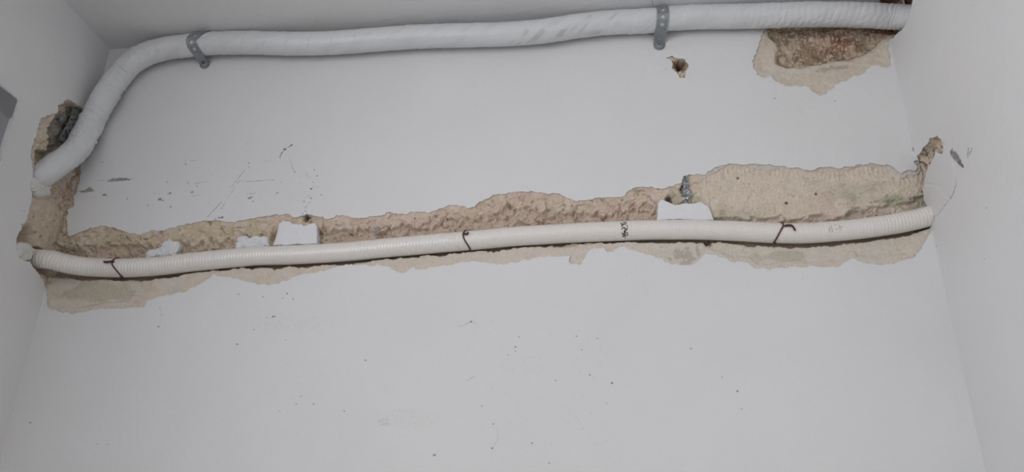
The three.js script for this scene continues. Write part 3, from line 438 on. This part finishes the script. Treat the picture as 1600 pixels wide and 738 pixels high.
{ // right wall
  const w = group('wall_right', 'white painted right wall with patched filler where the hose enters', 'wall', 'structure');
  part('paint_coat', skinGeometry([[-0.0495, -0.05], [ZF + 0.05, -0.05], [ZF + 0.05, CEIL + 0.032], [-0.0495, CEIL + 0.032]], [fractal(rightHole, 3, 0.22, 5), fractal(rightTopHole, 3, 0.15, 6)], atRight), paintMat(rightMap), w);
  part('broken_plaster', rubbleGeometry([-0.047, R([1450, 360])[1] - 0.03, R([1474, 230])[0] + 0.02, R([1460, 212])[1] + 0.02], 0.001, rightField, rightDepth, rightColour, atRight), M.rubble, w, 'crumbling tan plaster in the chipped corner');
  part('broken_plaster', rubbleGeometry([-0.047, yB(1391, 64), R([1426, 0])[0] + 0.02, CEIL + 0.029], 0.0015, rightTopField, topHoleDepth, topHoleColour, atRight), M.rubble, w, 'dark hole the wrapped pipe runs into');
  const pt = (x, y) => R([1400 + x / 4.614, 200 + y / 4.614]);
  const up = [[215, 332], [232, 288], [262, 240], [285, 210], [340, 205], [395, 215], [425, 300], [432, 345], [415, 430], [408, 480], [385, 508], [345, 462], [290, 408], [208, 398]].map((p) => pt(...p));
  const dn = [[205, 416], [285, 425], [336, 480], [376, 520], [340, 572], [290, 636], [262, 618], [232, 566], [200, 515], [198, 450]].map((p) => pt(...p));
  part('filler_patch', lump(fractal(up, 2, 0.12, 8), atRight, 0.004, -0.0009, 12, 0.0003, 2), M.filler, w, 'smooth white filler patch, upper piece');
  part('filler_patch', lump(fractal(dn, 2, 0.12, 9), atRight, 0.004, -0.0013, 12, 0.0003, 3), M.filler, w, 'smooth white filler patch, lower piece above the hose');
  part('masonry', box(XR + 0.095, XR + 0.095 + T, -0.05, CEIL + 0.2, -0.2, ZF + 0.2), M.core, w);
}
{ // ceiling, floor, wall behind the camera
  const w = group('ceiling', 'plain white painted ceiling', 'ceiling', 'structure');
  part('paint_coat', skinGeometry([[XL - 0.05, -0.05], [XR + 0.096, -0.05], [XR + 0.096, ZF + 0.05], [XL - 0.05, ZF + 0.05]], [fractal(ceilHole, 2, 0.15, 7)], atCeil, true), paintMat(ceilMap), w);
  part('broken_plaster', rubbleGeometry([C([1366, 11])[0] - 0.01, -0.047, XR + 0.095, C([1412, -56])[1] + 0.01], 0.0015, ceilField, (u, v, e) => SKIN + 0.0004 + 0.022 * sstep(0, 0.008, e) + 0.003 * fbm(u * 80, v * 80, 115, 3) * clamp(e / 0.005), topHoleColour, atCeil, true), M.rubble, w);
  part('slab', box(XL - 0.2, XR + 0.25, CEIL + 0.03, CEIL + 0.17, -0.2, ZF + 0.2), M.core, w);
  const f = group('floor', 'plain room floor', 'floor', 'structure'); part('floor_surface', box(XL - 0.2, XR + 0.25, -0.15, 0, -0.2, ZF + 0.2), M.floor, f);
  const b = group('wall_front', 'plain wall behind the photographer', 'wall', 'structure'); part('wall_surface', box(XL - 0.2, XR + 0.25, -0.05, CEIL + 0.05, ZF, ZF + T), new THREE.MeshStandardMaterial({ color: PAINT, roughness: 0.7 }), b);
}
// ---------------------------------------------------------------- the window
{
  const g = group('window_1', 'frosted window in the left wall behind the photographer', 'window', 'structure'), { z0, z1, y0, y1, inset } = WIN, x = XL - inset, m = (z0 + z1) / 2, f = 0.05;
  part('pane', box(x - 0.008, x, y0 + f, y1 - f, z0 + f, m - f / 2), M.frosted, g); part('pane', box(x - 0.008, x, y0 + f, y1 - f, m + f / 2, z1 - f), M.frosted, g);
  part('frame', mergeGeometries([box(x - 0.03, x + 0.015, y0, y0 + f, z0, z1), box(x - 0.03, x + 0.015, y1 - f, y1, z0, z1), box(x - 0.03, x + 0.015, y0 + f, y1 - f, z0, z0 + f), box(x - 0.03, x + 0.015, y0 + f, y1 - f, z1 - f, z1), box(x - 0.03, x + 0.015, y0 + f, y1 - f, m - f / 2, m + f / 2)]), M.lampMetal, g);
  part('reveal', mergeGeometries([box(x - 0.14, XL - 0.0023, y0 - 0.02, y0, z0 - 0.02, z1 + 0.02), box(x - 0.14, XL - 0.0023, y1, y1 + 0.02, z0 - 0.02, z1 + 0.02), box(x - 0.14, XL - 0.0023, y0, y1, z0 - 0.02, z0), box(x - 0.14, XL - 0.0023, y0, y1, z1, z1 + 0.02)]), new THREE.MeshStandardMaterial({ color: PAINT, roughness: 0.7 }), g);
  daylight.position.set(x + 0.02, (y0 + y1) / 2, m); daylight.lookAt(0, (y0 + y1) / 2, m); daylight.name = 'window_daylight'; scene.add(daylight);
}
// ---------------------------------------------------------------- pipes
{
  const g = group('insulated_pipe', 'thick pipe wrapped in white tape running under the ceiling', 'pipe');
  const xs = pipeLine.map((p) => p.x), bendEnd = onZ(240, 80, PZ).x, ridgeFrom = onZ(1130, 26, PZ).x, strapX = [onZ(1034, 30, PZ).x, onZ(316, 68, PZ).x];
  part('tape_wrap', sweep(pipeLine, 88, (s, th, i) => {
    const x = xs[i], bend = 1 - sstep(bendEnd - 0.02, bendEnd + 0.06, x), rid = sstep(ridgeFrom - 0.05, ridgeFrom + 0.12, x), ph = s / 0.052 + th / 6.283, saw = ph - Math.floor(ph);
    let r = PIPE_R + 0.0007 * (1 - saw) + 0.0005 * fbm(s * 18, Math.cos(th) * 1.2, Math.sin(th) * 1.2 + 5, 3);
    r += 0.0006 * ridged(s * 60 + th * 1.4, th * 2.2, 3, 2) * (0.5 + 0.7 * bend);
    r += 0.00075 * rid * (Math.abs(Math.sin(s / 0.0135 * 3.1416 + th * 0.9 + 0.8 * noise(s * 25, th * 2, 7))) - 0.6);
    r += 0.0022 * bend * (noise(s * 170 + 1.1 * Math.sin(th + 1), th * 1.3, 11) * sstep(-0.2, 0.5, noise(s * 22, th * 1.1, 13)));
    r += 0.0010 * Math.max(0, noise(s * 130 + th * 4, th * 3, 17)) * sstep(0, 0.4, noise(s * 9, th, 19));
    for (const sx of strapX) r = mix(r, Math.min(r, PIPE_R + 0.0008), 1 - sstep(0.02, 0.035, Math.abs(x - sx)));      // pressed flat under the straps
    return r;
  }), M.wrap, g);
  { // tape: grey scuffs where it was handled, streaked along the winding
    const geo = g.children[0].geometry, n = geo.attributes.position.count, col = new Float32Array(n * 3).fill(1), P = geo.attributes.position, w = 89, a = onZ(790, 50, PZ).x, b = onZ(975, 35, PZ).x;
    for (let i = 0; i < n; i++) { const x = P.getX(i), th = (i % w) / 88 * 6.283 - 3.1416, zone = sstep(a, a + 0.03, x) * (1 - sstep(b - 0.03, b, x)), k = 1 - 0.2 * zone * sstep(0.05, 0.35, noise(x * 90 + th * 2.6, th * 1.2, 61)) * sstep(-0.2, 0.3, noise(x * 20, th * 2, 63)) - 0.05 * sstep(0.1, 0.4, noise(x * 45 + th * 1.8, th, 65)); col[i * 3] = col[i * 3 + 1] = k; col[i * 3 + 2] = k * 1.005; }
    geo.setAttribute('color', new THREE.BufferAttribute(col, 3));
  }
  rebase(g);
}
{
  const g = group('drain_hose', 'cream ribbed plastic hose lying in the broken chase', 'hose');
  const n = hoseLine.length, xs = hoseLine.map((p) => p.x), lo = onZ(330, 405, 0).x, hi = onZ(1330, 360, 0).x;
  part('hose_tube', sweep(hoseLine, 72, (s, th, i) => {
    const rib = 0.00016 + 0.0002 * Math.max(1 - sstep(lo - 0.06, lo + 0.1, xs[i]), sstep(hi, hi + 0.1, xs[i]));
    return HOSE_R + rib * Math.sin(s / 0.0066 * 6.283 + th) + 0.0002 * noise(s * 40, th, 3);
  }), M.hose, g);
  // print on the hose: strokes as they stand, two small marks
  const mark = (name, px, half, strokes, bx, by, k, alpha, label) => {
    const cv = document.createElement('canvas'); cv.width = 256; cv.height = 256; const c = cv.getContext('2d'); c.clearRect(0, 0, 256, 256); c.strokeStyle = '#1c1b1c'; c.lineWidth = 14; c.lineCap = 'round'; c.lineJoin = 'round';
    for (const st of strokes) { c.beginPath(); for (const [x, y] of st) c.lineTo((x - bx) * k, (y - by) * k); c.stroke(); }
    const t = new THREE.CanvasTexture(cv); t.colorSpace = THREE.SRGBColorSpace; t.magFilter = THREE.LinearFilter;
    const u0 = onZ(px - half, 360, 0.02).x, u1 = onZ(px + half, 360, 0.02).x, seg = hoseLine.filter((p) => p.x >= u0 && p.x <= u1);
    const gm = sweep(seg, 40, () => HOSE_R + 0.0007, 0, 1, false), P = gm.attributes.position, U = gm.attributes.uv, w = 41;
    seg.forEach((p, i) => { const { N, S } = frameAt(seg, i); for (let j = 0; j <= 40; j++) { const th = -0.72 + 1.95 * j / 40, q = p.clone().addScaledVector(N, Math.cos(th) * (HOSE_R + 0.0007)).addScaledVector(S, Math.sin(th) * (HOSE_R + 0.0007)); P.setXYZ(i * w + j, q.x, q.y, q.z); U.setXY(i * w + j, i / (seg.length - 1), S.y > 0 ? j / 40 : 1 - j / 40); } });
    gm.computeVertexNormals();
    part(name, gm, new THREE.MeshStandardMaterial({ map: t, transparent: true, roughness: 0.6, opacity: alpha, side: THREE.DoubleSide }), g, label);
  };
  mark('printed_mark', 978.5, 10.5, [[[265, 262], [268, 300], [290, 312], [312, 296]], [[330, 272], [350, 258], [400, 258], [416, 300]], [[300, 332], [340, 312], [375, 290], [382, 322]], [[275, 348], [300, 336], [330, 322]], [[282, 398], [310, 376], [342, 370], [366, 382], [360, 416], [338, 442]], [[385, 388], [400, 416], [426, 400], [432, 352], [420, 330]], [[350, 442], [382, 430]], [[280, 458], [292, 482], [330, 470], [360, 455]], [[365, 450], [365, 552]], [[310, 502], [350, 496], [392, 502]], [[400, 455], [430, 465], [437, 495], [420, 512]], [[290, 527], [330, 520]]], 235, 235, 256 / 330, 0.9, 'black printed characters around the hose');
  mark('printed_mark', 1306, 14, [[[380, 490], [380, 515]], [[398, 478], [400, 518]], [[432, 470], [438, 476]], [[434, 500], [440, 502]], [[462, 478], [462, 512]], [[470, 490], [482, 490]]], 365, 440, 256 / 135, 0.3, 'faint worn print');
  rebase(g);
}
// ---------------------------------------------------------------- perforated straps with their screws
function strapGeometry(path, half, thick, holes) {           // path: [{p, n (outward), w (across)}]
  const pos = [], idx = [], m = path.length;
  for (const { p, n, w } of path) for (const [a, b] of [[-half, 0], [half, 0], [half, thick], [-half, thick]]) { const q = p.clone().addScaledVector(w, a).addScaledVector(n, b); pos.push(q.x, q.y, q.z); }
  for (let i = 0; i < m - 1; i++) for (let k = 0; k < 4; k++) { const a = i * 4 + k, b = i * 4 + (k + 1) % 4; idx.push(a, b, a + 4, b, b + 4, a + 4); }
  idx.push(0, 2, 1, 0, 3, 2); const e = (m - 1) * 4; idx.push(e, e + 1, e + 2, e, e + 2, e + 3);
  let g = new THREE.BufferGeometry(); g.setAttribute('position', new THREE.Float32BufferAttribute(pos, 3)); g.setIndex(idx);
  g = g.toNonIndexed(); g.computeVertexNormals(); g.setAttribute('uv', new THREE.Float32BufferAttribute(new Float32Array(g.attributes.position.count * 2), 2));
  // orientation: make it a solid with outward faces
  let vol = 0; const P = g.attributes.position, a = new THREE.Vector3(), b = new THREE.Vector3(), c = new THREE.Vector3();
  for (let i = 0; i < P.count; i += 3) { a.fromBufferAttribute(P, i); b.fromBufferAttribute(P, i + 1); c.fromBufferAttribute(P, i + 2); vol += a.dot(b.cross(c)); }
  if (vol < 0) { for (let i = 0; i < P.count; i += 3) { a.fromBufferAttribute(P, i + 1); b.fromBufferAttribute(P, i + 2); P.setXYZ(i + 1, b.x, b.y, b.z); P.setXYZ(i + 2, a.x, a.y, a.z); } g.computeVertexNormals(); }
  const ev = new Evaluator(); ev.useGroups = false; ev.attributes = ['position', 'normal', 'uv'];
  let br = new Brush(g); br.updateMatrixWorld();
  for (const [i, off, r] of holes) {
    const { p, n, w } = path[Math.round(i)], cy = new THREE.CylinderGeometry(r, r, 0.012, 18); const h = new Brush(cy);
    h.position.copy(p).addScaledVector(w, off); h.quaternion.setFromUnitVectors(new THREE.Vector3(0, 1, 0), n); h.updateMatrixWorld(); br = ev.evaluate(br, h, SUBTRACTION); br.updateMatrixWorld();
  }
  return br.geometry;
}
function screw(at, n, r, g) {
  const q = new THREE.Quaternion().setFromUnitVectors(new THREE.Vector3(0, 1, 0), n), put = (geo) => geo.applyQuaternion(q).translate(at.x, at.y, at.z);
  part('washer', put(new THREE.LatheGeometry([[r * 0.5, 0], [r, 0], [r, 0.0012], [r * 0.86, 0.0018], [r * 0.5, 0.0016]].map((p) => new THREE.Vector2(...p)), 32)), M.zinc, g);
  const head = part('screw', put(new THREE.LatheGeometry([[0, 0.0016], [r * 0.2, 0.0016], [r * 0.24, 0.0044], [r * 0.4, 0.004], [r * 0.62, 0.0026], [r * 0.64, 0.001]].map((p) => new THREE.Vector2(...p)), 28)), M.zinc, g, 'round screw head');
  const c = mergeGeometries([new THREE.BoxGeometry(r * 0.42, 0.0012, r * 0.12).translate(0, 0.0024, 0), new THREE.BoxGeometry(r * 0.12, 0.0012, r * 0.42).translate(0, 0.0024, 0)]);
  part('screw_recess', put(c), M.darkZinc, head);
}
function strap(label, px, tabPx, slant, half) {
  const g = group('pipe_strap', label, 'strap', undefined, 'perforated metal straps holding the wrapped pipe'), top = onZ(px[0], px[1], PZ), tab = onZ(tabPx[0], tabPx[1], 0.001);
  let best = pipeLine[0]; for (const p of pipeLine) if (Math.abs(p.x - top.x) < Math.abs(best.x - top.x)) best = p;
  const R0 = PIPE_R + 0.002, path = [], raw = [], near = (x) => { let b = pipeLine[0]; for (const p of pipeLine) if (Math.abs(p.x - x) < Math.abs(b.x - x)) b = p; return b; };
  for (let i = 0; i <= 40; i++) { const th = mix(1.5, -1.5, i / 40), x = best.x + slant(i / 56, tab.x - best.x), c = near(x); raw.push([x, c.y + Math.sin(th) * R0, c.z + Math.cos(th) * R0, new THREE.Vector3(0, Math.sin(th), Math.cos(th))]); }   // over the pipe, from its top to below its belly
  const l = raw[raw.length - 1], y1 = tab.y, z1 = 0.0012;
  const foot = l[1] - (l[2] - z1) * 0.07;                                                                         // straight off the pipe to the wall, then down it
  for (let i = 1; i <= 16; i++) { const t = i / 16, a = (1 - t) * (1 - t), b = 2 * t * (1 - t), y = a * l[1] + b * foot + t * t * y1, az = (1 - Math.min(1, t / 0.72)) ** 2, z = az * l[2] + (1 - az) * z1; raw.push([best.x + slant((40 + i) / 56, tab.x - best.x), y, z, l[3].clone().lerp(new THREE.Vector3(0, 0, 1), sstep(0, 0.8, t)).normalize()]); }
  const pts = raw.map(([x, y, z]) => new THREE.Vector3(x, y, z));
  pts.forEach((p, i) => { const Tn = pts[Math.min(i + 1, pts.length - 1)].clone().sub(pts[Math.max(i - 1, 0)]).normalize(), n = raw[i][3].clone(); n.addScaledVector(Tn, -n.dot(Tn)).normalize(); path.push({ p, n, w: new THREE.Vector3().crossVectors(Tn, n).normalize() }); });
  const hs = []; for (const i of [10, 18, 26, 34]) hs.push([i, 0, 0.0046]); for (const i of [14, 22, 30]) hs.push([i, -half * 0.6, 0.0018], [i, half * 0.6, 0.0018]);
  hs.push([45.5, 0, 0.0036], [39, -half * 0.6, 0.0016]);
  part('perforated_band', strapGeometry(path, half, 0.0011, hs), M.zinc, g);
  const e = path[path.length - 1];
  part('strap_end', new THREE.CylinderGeometry(half * 0.98, half * 0.98, 0.0011, 32).rotateX(Math.PI / 2).translate(e.p.x, e.p.y, 0.0018), M.zinc, g);
  screw(new THREE.Vector3(e.p.x, e.p.y, 0.0024), new THREE.Vector3(0, 0, 1), half * 0.82, g);
  return rebase(g);
}
strap('flat galvanized perforated strap holding the wrapped pipe above the small ragged hole', [1034, 30], [1030, 71], (t, end) => end * sstep(0.3, 1, t), 0.0125);
strap('curved galvanized perforated strap with round screw near the pipe bend', [316, 68], [320, 101], (t, end) => { const q = clamp((t * 56 - 9) / 31), c = (1 - Math.cos(6.2832 * q)) / 2; return q < 0.5 ? mix(0.009, -0.012, c) : mix(end, -0.012, c); }, 0.0118);

// ---------------------------------------------------------------- wire ties on the hose
function tie(label, px, slantMM, tails, seed) {
  const g = group('wire_tie', label, 'wire', undefined, 'brown wires tying the hose'), x = onZ(px[0], px[1], 0.02).x; let ci = 0; hoseLine.forEach((p, i) => { if (Math.abs(p.x - x) < Math.abs(hoseLine[ci].x - x)) ci = i; });
  const c = hoseLine[ci], { T: Tn, N, S } = frameAt(hoseLine, ci), up = S.y > 0 ? S : S.clone().negate(), ax = Tn.x > 0 ? Tn : Tn.clone().negate(), r = HOSE_R + 0.0012, W = 0.0015;
  const on = (th, a, lift = 0) => c.clone().addScaledVector(N, Math.cos(th) * (r + lift)).addScaledVector(up, Math.sin(th) * (r + lift)).addScaledVector(ax, a);
  const rnd = rng(seed), loop = [], wob = rnd() * 6;
  for (let i = 0; i <= 72; i++) { const th = i / 72 * Math.PI * 2, k = slantMM(Math.sin(th), Math.cos(th)); loop.push(on(th, k + 0.0006 * Math.sin(th * 3 + wob))); }
  const tube = (pts, n, w) => new THREE.TubeGeometry(new THREE.CatmullRomCurve3(pts), n, w, 8);
  part('wire_loop', tube(loop, 140, W), M.wire, g);
  for (const t of tails) {
    const base = t.map(([th, a, lift]) => on(th, a, lift)), cv = new THREE.CatmullRomCurve3(base);
    for (const s of [0, Math.PI]) { const tw = []; for (let i = 0; i <= 40; i++) { const p = cv.getPoint(i / 40), ph = i * 0.75 + s; p.y += Math.sin(ph) * 0.0011; p.z += Math.cos(ph) * 0.0011; tw.push(p); } part('twisted_end', tube(tw, 80, W * 0.85), M.wire, g); }
  }
  return rebase(g);
}
tie('dark brown wire twisted round the hose near the left corner', [183, 418], (s, c) => -0.004 - 0.011 * s * (c > 0 ? 1 : 0.4) + (c > 0 ? 0.006 * (1 - Math.abs(s)) * -1 : 0), [[[0.32, -0.008, 0.0012], [0.3, -0.014, 0.0016], [0.2, -0.02, 0.003], [0.25, -0.03, 0.002]]], 1);
tie('dark brown wire round the middle of the hose with a small knot', [729, 376], (s, c) => (c > 0 ? -0.006 * (1 - s * s) - 0.004 * s + 0.001 : -0.004 * s), [[[0.32, -0.003, 0.0012], [0.2, 0.001, 0.003], [0.36, 0.004, 0.0022]]], 2);
tie('brown wire tied round the hose with a hooked end near the right wall', [1222, 365], (s, c) => (c > 0 ? 0.0 + 0.012 * s + (s > 0.3 ? -(s - 0.3) * 0.012 : 0) : 0.008 * s), [[[0.3, 0.006, 0.0012], [0.34, 0.011, 0.002], [0.3, 0.019, 0.002], [-0.1, 0.024, 0.0015]]], 3);

// ---------------------------------------------------------------- white foam and plaster pieces
function piece(name, label, cat, px, trace, place, z0, z1, power, rough, mat, seed, grp) {
  const geo = lump(fractal(px.map(trace), rough > 0.002 ? 3 : 2, rough > 0.002 ? 0.24 : 0.11, seed), place, z0, z1, power, rough, seed);
  const g = group(name, label, cat, undefined, grp); part(name === 'foam_wedge' ? 'foam' : 'plaster', geo, mat, g); return rebase(g);
}
const FG = 'white foam pieces wedged above the hose';
piece('foam_wedge', 'small crumbly white foam scrap on the hose, leftmost of the foam wedges', 'foam', [[225, 402], [223.8, 394.8], [228, 389.4], [243, 388.3], [248.8, 385], [255, 375.3], [263, 371.6], [276, 375.3], [277, 380.7], [272.6, 397.5], [252, 400.5]], B, atBack, 0.026, 0.003, 5, 0.005, M.foam, 11, FG);
piece('foam_wedge', 'low crumbly white foam strip beside the larger flat foam block', 'foam', [[364.8, 389], [366, 381.8], [367, 368.8], [373.4, 368], [386.5, 370], [395, 367.3], [414.6, 366.6], [418, 376.4], [419, 383.5], [403.8, 386.5], [384.3, 387.2]], B, atBack, 0.024, 0.004, 7, 0.0045, M.foam, 12, FG);
piece('foam_wedge', 'flat white foam block with notched top under the dark knot hole', 'foam', [[426, 384], [430.4, 372.9], [435.8, 349], [442.3, 344], [452, 345.8], [459.6, 350], [471.5, 350], [475.9, 353.4], [483.5, 350], [491, 348.6], [495.4, 354.4], [495.4, 381], [471.5, 382], [443.4, 384]], B, atBack, 0.02, -0.001, 14, 0.0007, M.foam, 13, FG);
piece('foam_wedge', 'white foam block with sloping right end below the silvery foil', 'foam', [[1026, 343], [1028, 317], [1032.5, 310.7], [1043.4, 315], [1054, 319.8], [1067, 317.6], [1086.7, 317.6], [1095.4, 314.6], [1106, 320.5], [1116, 343.5], [1086.7, 343.8], [1054, 343], [1040, 343.5]], B, atBack, 0.021, 0.0, 12, 0.0009, M.foam, 14, FG);
piece('plaster_lump', 'pale plaster lump plugging the wall where the hose ends at left', 'plaster', [[26.5, 398.5], [26.5, 381], [37.3, 378.6], [48.2, 381], [58, 393], [54.7, 399.6], [48.2, 407.2], [40.6, 408.3], [32, 404]], L, atLeft, 0.03, -0.003, 4, 0.003, M.plasterLump, 15, 'plaster lumps at the pipe ends');
piece('plaster_lump', 'pale plaster lump under the lower end of the wrapped pipe', 'plaster', [[46.8, 293.7], [48.5, 280.6], [55, 275], [59.8, 282.3], [60.7, 287], [78.5, 288], [81, 293.7], [81, 305], [68.8, 309], [57.4, 306.7], [50, 300]], L, atLeft, 0.03, -0.004, 4, 0.003, M.plasterLump, 16, 'plaster lumps at the pipe ends');

// ---------------------------------------------------------------- metal scraps in the masonry
{
  const g = group('perforated_strip', 'rusty grey perforated metal strip in the left corner recess beside the pipe', 'metal strip');
  const a = onX(118, 171, XL - 0.010), b = onX(100, 221, XL - 0.009), path = [], nn = new THREE.Vector3(1, 0.1, 0.25).normalize();
  for (let i = 0; i <= 30; i++) { const t = i / 30, p = a.clone().lerp(b, t); p.x += 0.004 * Math.sin(t * 5); const Tn = b.clone().sub(a).normalize(), w = new THREE.Vector3().crossVectors(Tn, nn).normalize(); path.push({ p, n: nn, w }); }
  const hs = []; for (let i = 4; i < 28; i += 5) hs.push([i, -0.004, 0.0026], [i + 2, 0.004, 0.0022]);
  part('strip', strapGeometry(path, 0.009, 0.0012, hs), M.dullZinc, g);
  const s = onX(97, 186, XL - 0.012); screw(s, new THREE.Vector3(1, 0, 0.1).normalize(), 0.007, g);
  const c = onX(103, 214, XL - 0.009); part('bent_tab', new THREE.BoxGeometry(0.0012, 0.024, 0.006).rotateX(0.3).translate(c.x, c.y, c.z), M.foil, g);
  rebase(g);
}
{
  const g = group('foil_scrap', 'crumpled silvery foil sticking out above the right foam block', 'foil'), pos = [], idx = [], nu = 10, nv = 24, a = onZ(1070, 278, -0.004), b = onZ(1074, 320, -0.012);
  for (let j = 0; j <= nv; j++) for (let i = 0; i <= nu; i++) { const t = j / nv, w = mix(0.0055, 0.0088, sstep(0, 0.4, t)) * (1 + 0.3 * noise(t * 6, 2, 31)), p = a.clone().lerp(b, t), q = (i / nu - 0.5) * 2; p.x += q * w + 0.0015 * noise(i * 0.9, j * 0.7, 3); p.z += 0.006 * Math.sqrt(Math.max(0, 1 - q * q)) + 0.0035 * noise(i * 0.8 + 5, j * 0.55, 9) + 0.0015 * noise(i * 1.7, j * 1.3, 4); p.y += 0.0012 * noise(i, j, 12); pos.push(p.x, p.y, p.z); }
  for (let s = 0; s < 2; s++) { if (s) { const n0 = pos.length; for (let k = 0; k < n0; k += 3) pos.push(pos[k], pos[k + 1], pos[k + 2] - 0.0006); } const o = s * (nu + 1) * (nv + 1); for (let j = 0; j < nv; j++) for (let i = 0; i < nu; i++) { const k = o + j * (nu + 1) + i; s ? idx.push(k, k + nu + 1, k + 1, k + 1, k + nu + 1, k + nu + 2) : idx.push(k, k + 1, k + nu + 1, k + 1, k + nu + 2, k + nu + 1); } }
  let gm = new THREE.BufferGeometry(); gm.setAttribute('position', new THREE.Float32BufferAttribute(pos, 3)); gm.setIndex(idx); gm = gm.toNonIndexed(); gm.computeVertexNormals();
  part('foil', gm, M.foil, g); rebase(g);
}
{
  const g = group('paper_scrap', 'tiny printed paper scrap stuck in the plaster left of the middle wire', 'paper'), cv = document.createElement('canvas'); cv.width = 96; cv.height = 160; const c = cv.getContext('2d');
  c.fillStyle = '#b9aca0'; c.fillRect(0, 0, 96, 160); c.strokeStyle = '#4c5560'; c.lineWidth = 8; for (const st of [[[18, 20], [40, 14], [44, 34], [20, 58], [50, 58]], [[56, 12], [56, 34], [76, 40], [72, 62], [54, 62]], [[20, 84], [74, 84]]]) { c.beginPath(); for (const p of st) c.lineTo(...p); c.stroke(); }
  c.fillStyle = '#7f8a95'; c.fillRect(14, 108, 66, 34); c.fillStyle = '#59636e'; for (let i = 0; i < 6; i++) c.fillRect(18 + i * 11, 112, 4, 26);
  const t = new THREE.CanvasTexture(cv); t.colorSpace = THREE.SRGBColorSpace; const p = onZ(588, 359.5, 0), e = mainField.at(p.x, p.y), d = mainDepth(p.x, p.y + 0.004, e), q = onZ(588, 359.5, -d + 0.003);
  part('paper', new THREE.BoxGeometry(0.0115, 0.02, 0.0006).rotateX(-0.25).translate(q.x, q.y, q.z), new THREE.MeshStandardMaterial({ map: t, roughness: 0.8 }), g); rebase(g);
}
// ---------------------------------------------------------------- the wrapped panel on the left wall
{
  const g = group('wrapped_panel', 'dark grey panel corner under wrinkled clear film on the left wall', 'panel'), c = onX(27.5, 156, XL + 0.018), m = onX(21, 187, XL + 0.018);
  const z1 = c.z + 0.5, yLow = c.y - 0.62;
  part('header', box(XL + 0.0002, XL + 0.018, m.y, c.y, c.z, z1), M.panelDark, g, 'dark purple grey top rail');
  part('panel_face', box(XL + 0.0002, XL + 0.014, yLow, m.y, c.z + 0.001, z1), M.panelGrey, g, 'lighter grey face');
  const pos = [], idx = [], nu = 60, nv = 60; for (let j = 0; j <= nv; j++) for (let i = 0; i <= nu; i++) { const z = mix(c.z - 0.001, z1, i / nu), y = mix(c.y + 0.001, yLow, j / nv); pos.push(XL + 0.0205 + 0.0034 * ridged(z * 22 + y * 9, y * 26 - z * 6, 121, 3) + 0.001 * fbm(z * 60, y * 60, 123, 2), y, z); }
  for (let j = 0; j < nv; j++) for (let i = 0; i < nu; i++) { const a = j * (nu + 1) + i; idx.push(a, a + nu + 1, a + 1, a + 1, a + nu + 1, a + nu + 2); }
  const gm = new THREE.BufferGeometry(); gm.setAttribute('position', new THREE.Float32BufferAttribute(pos, 3)); gm.setIndex(idx); gm.computeVertexNormals();
  part('plastic_film', gm, M.film, g, 'wrinkled clear plastic film'); rebase(g);
}
renderer.render(scene, camera);
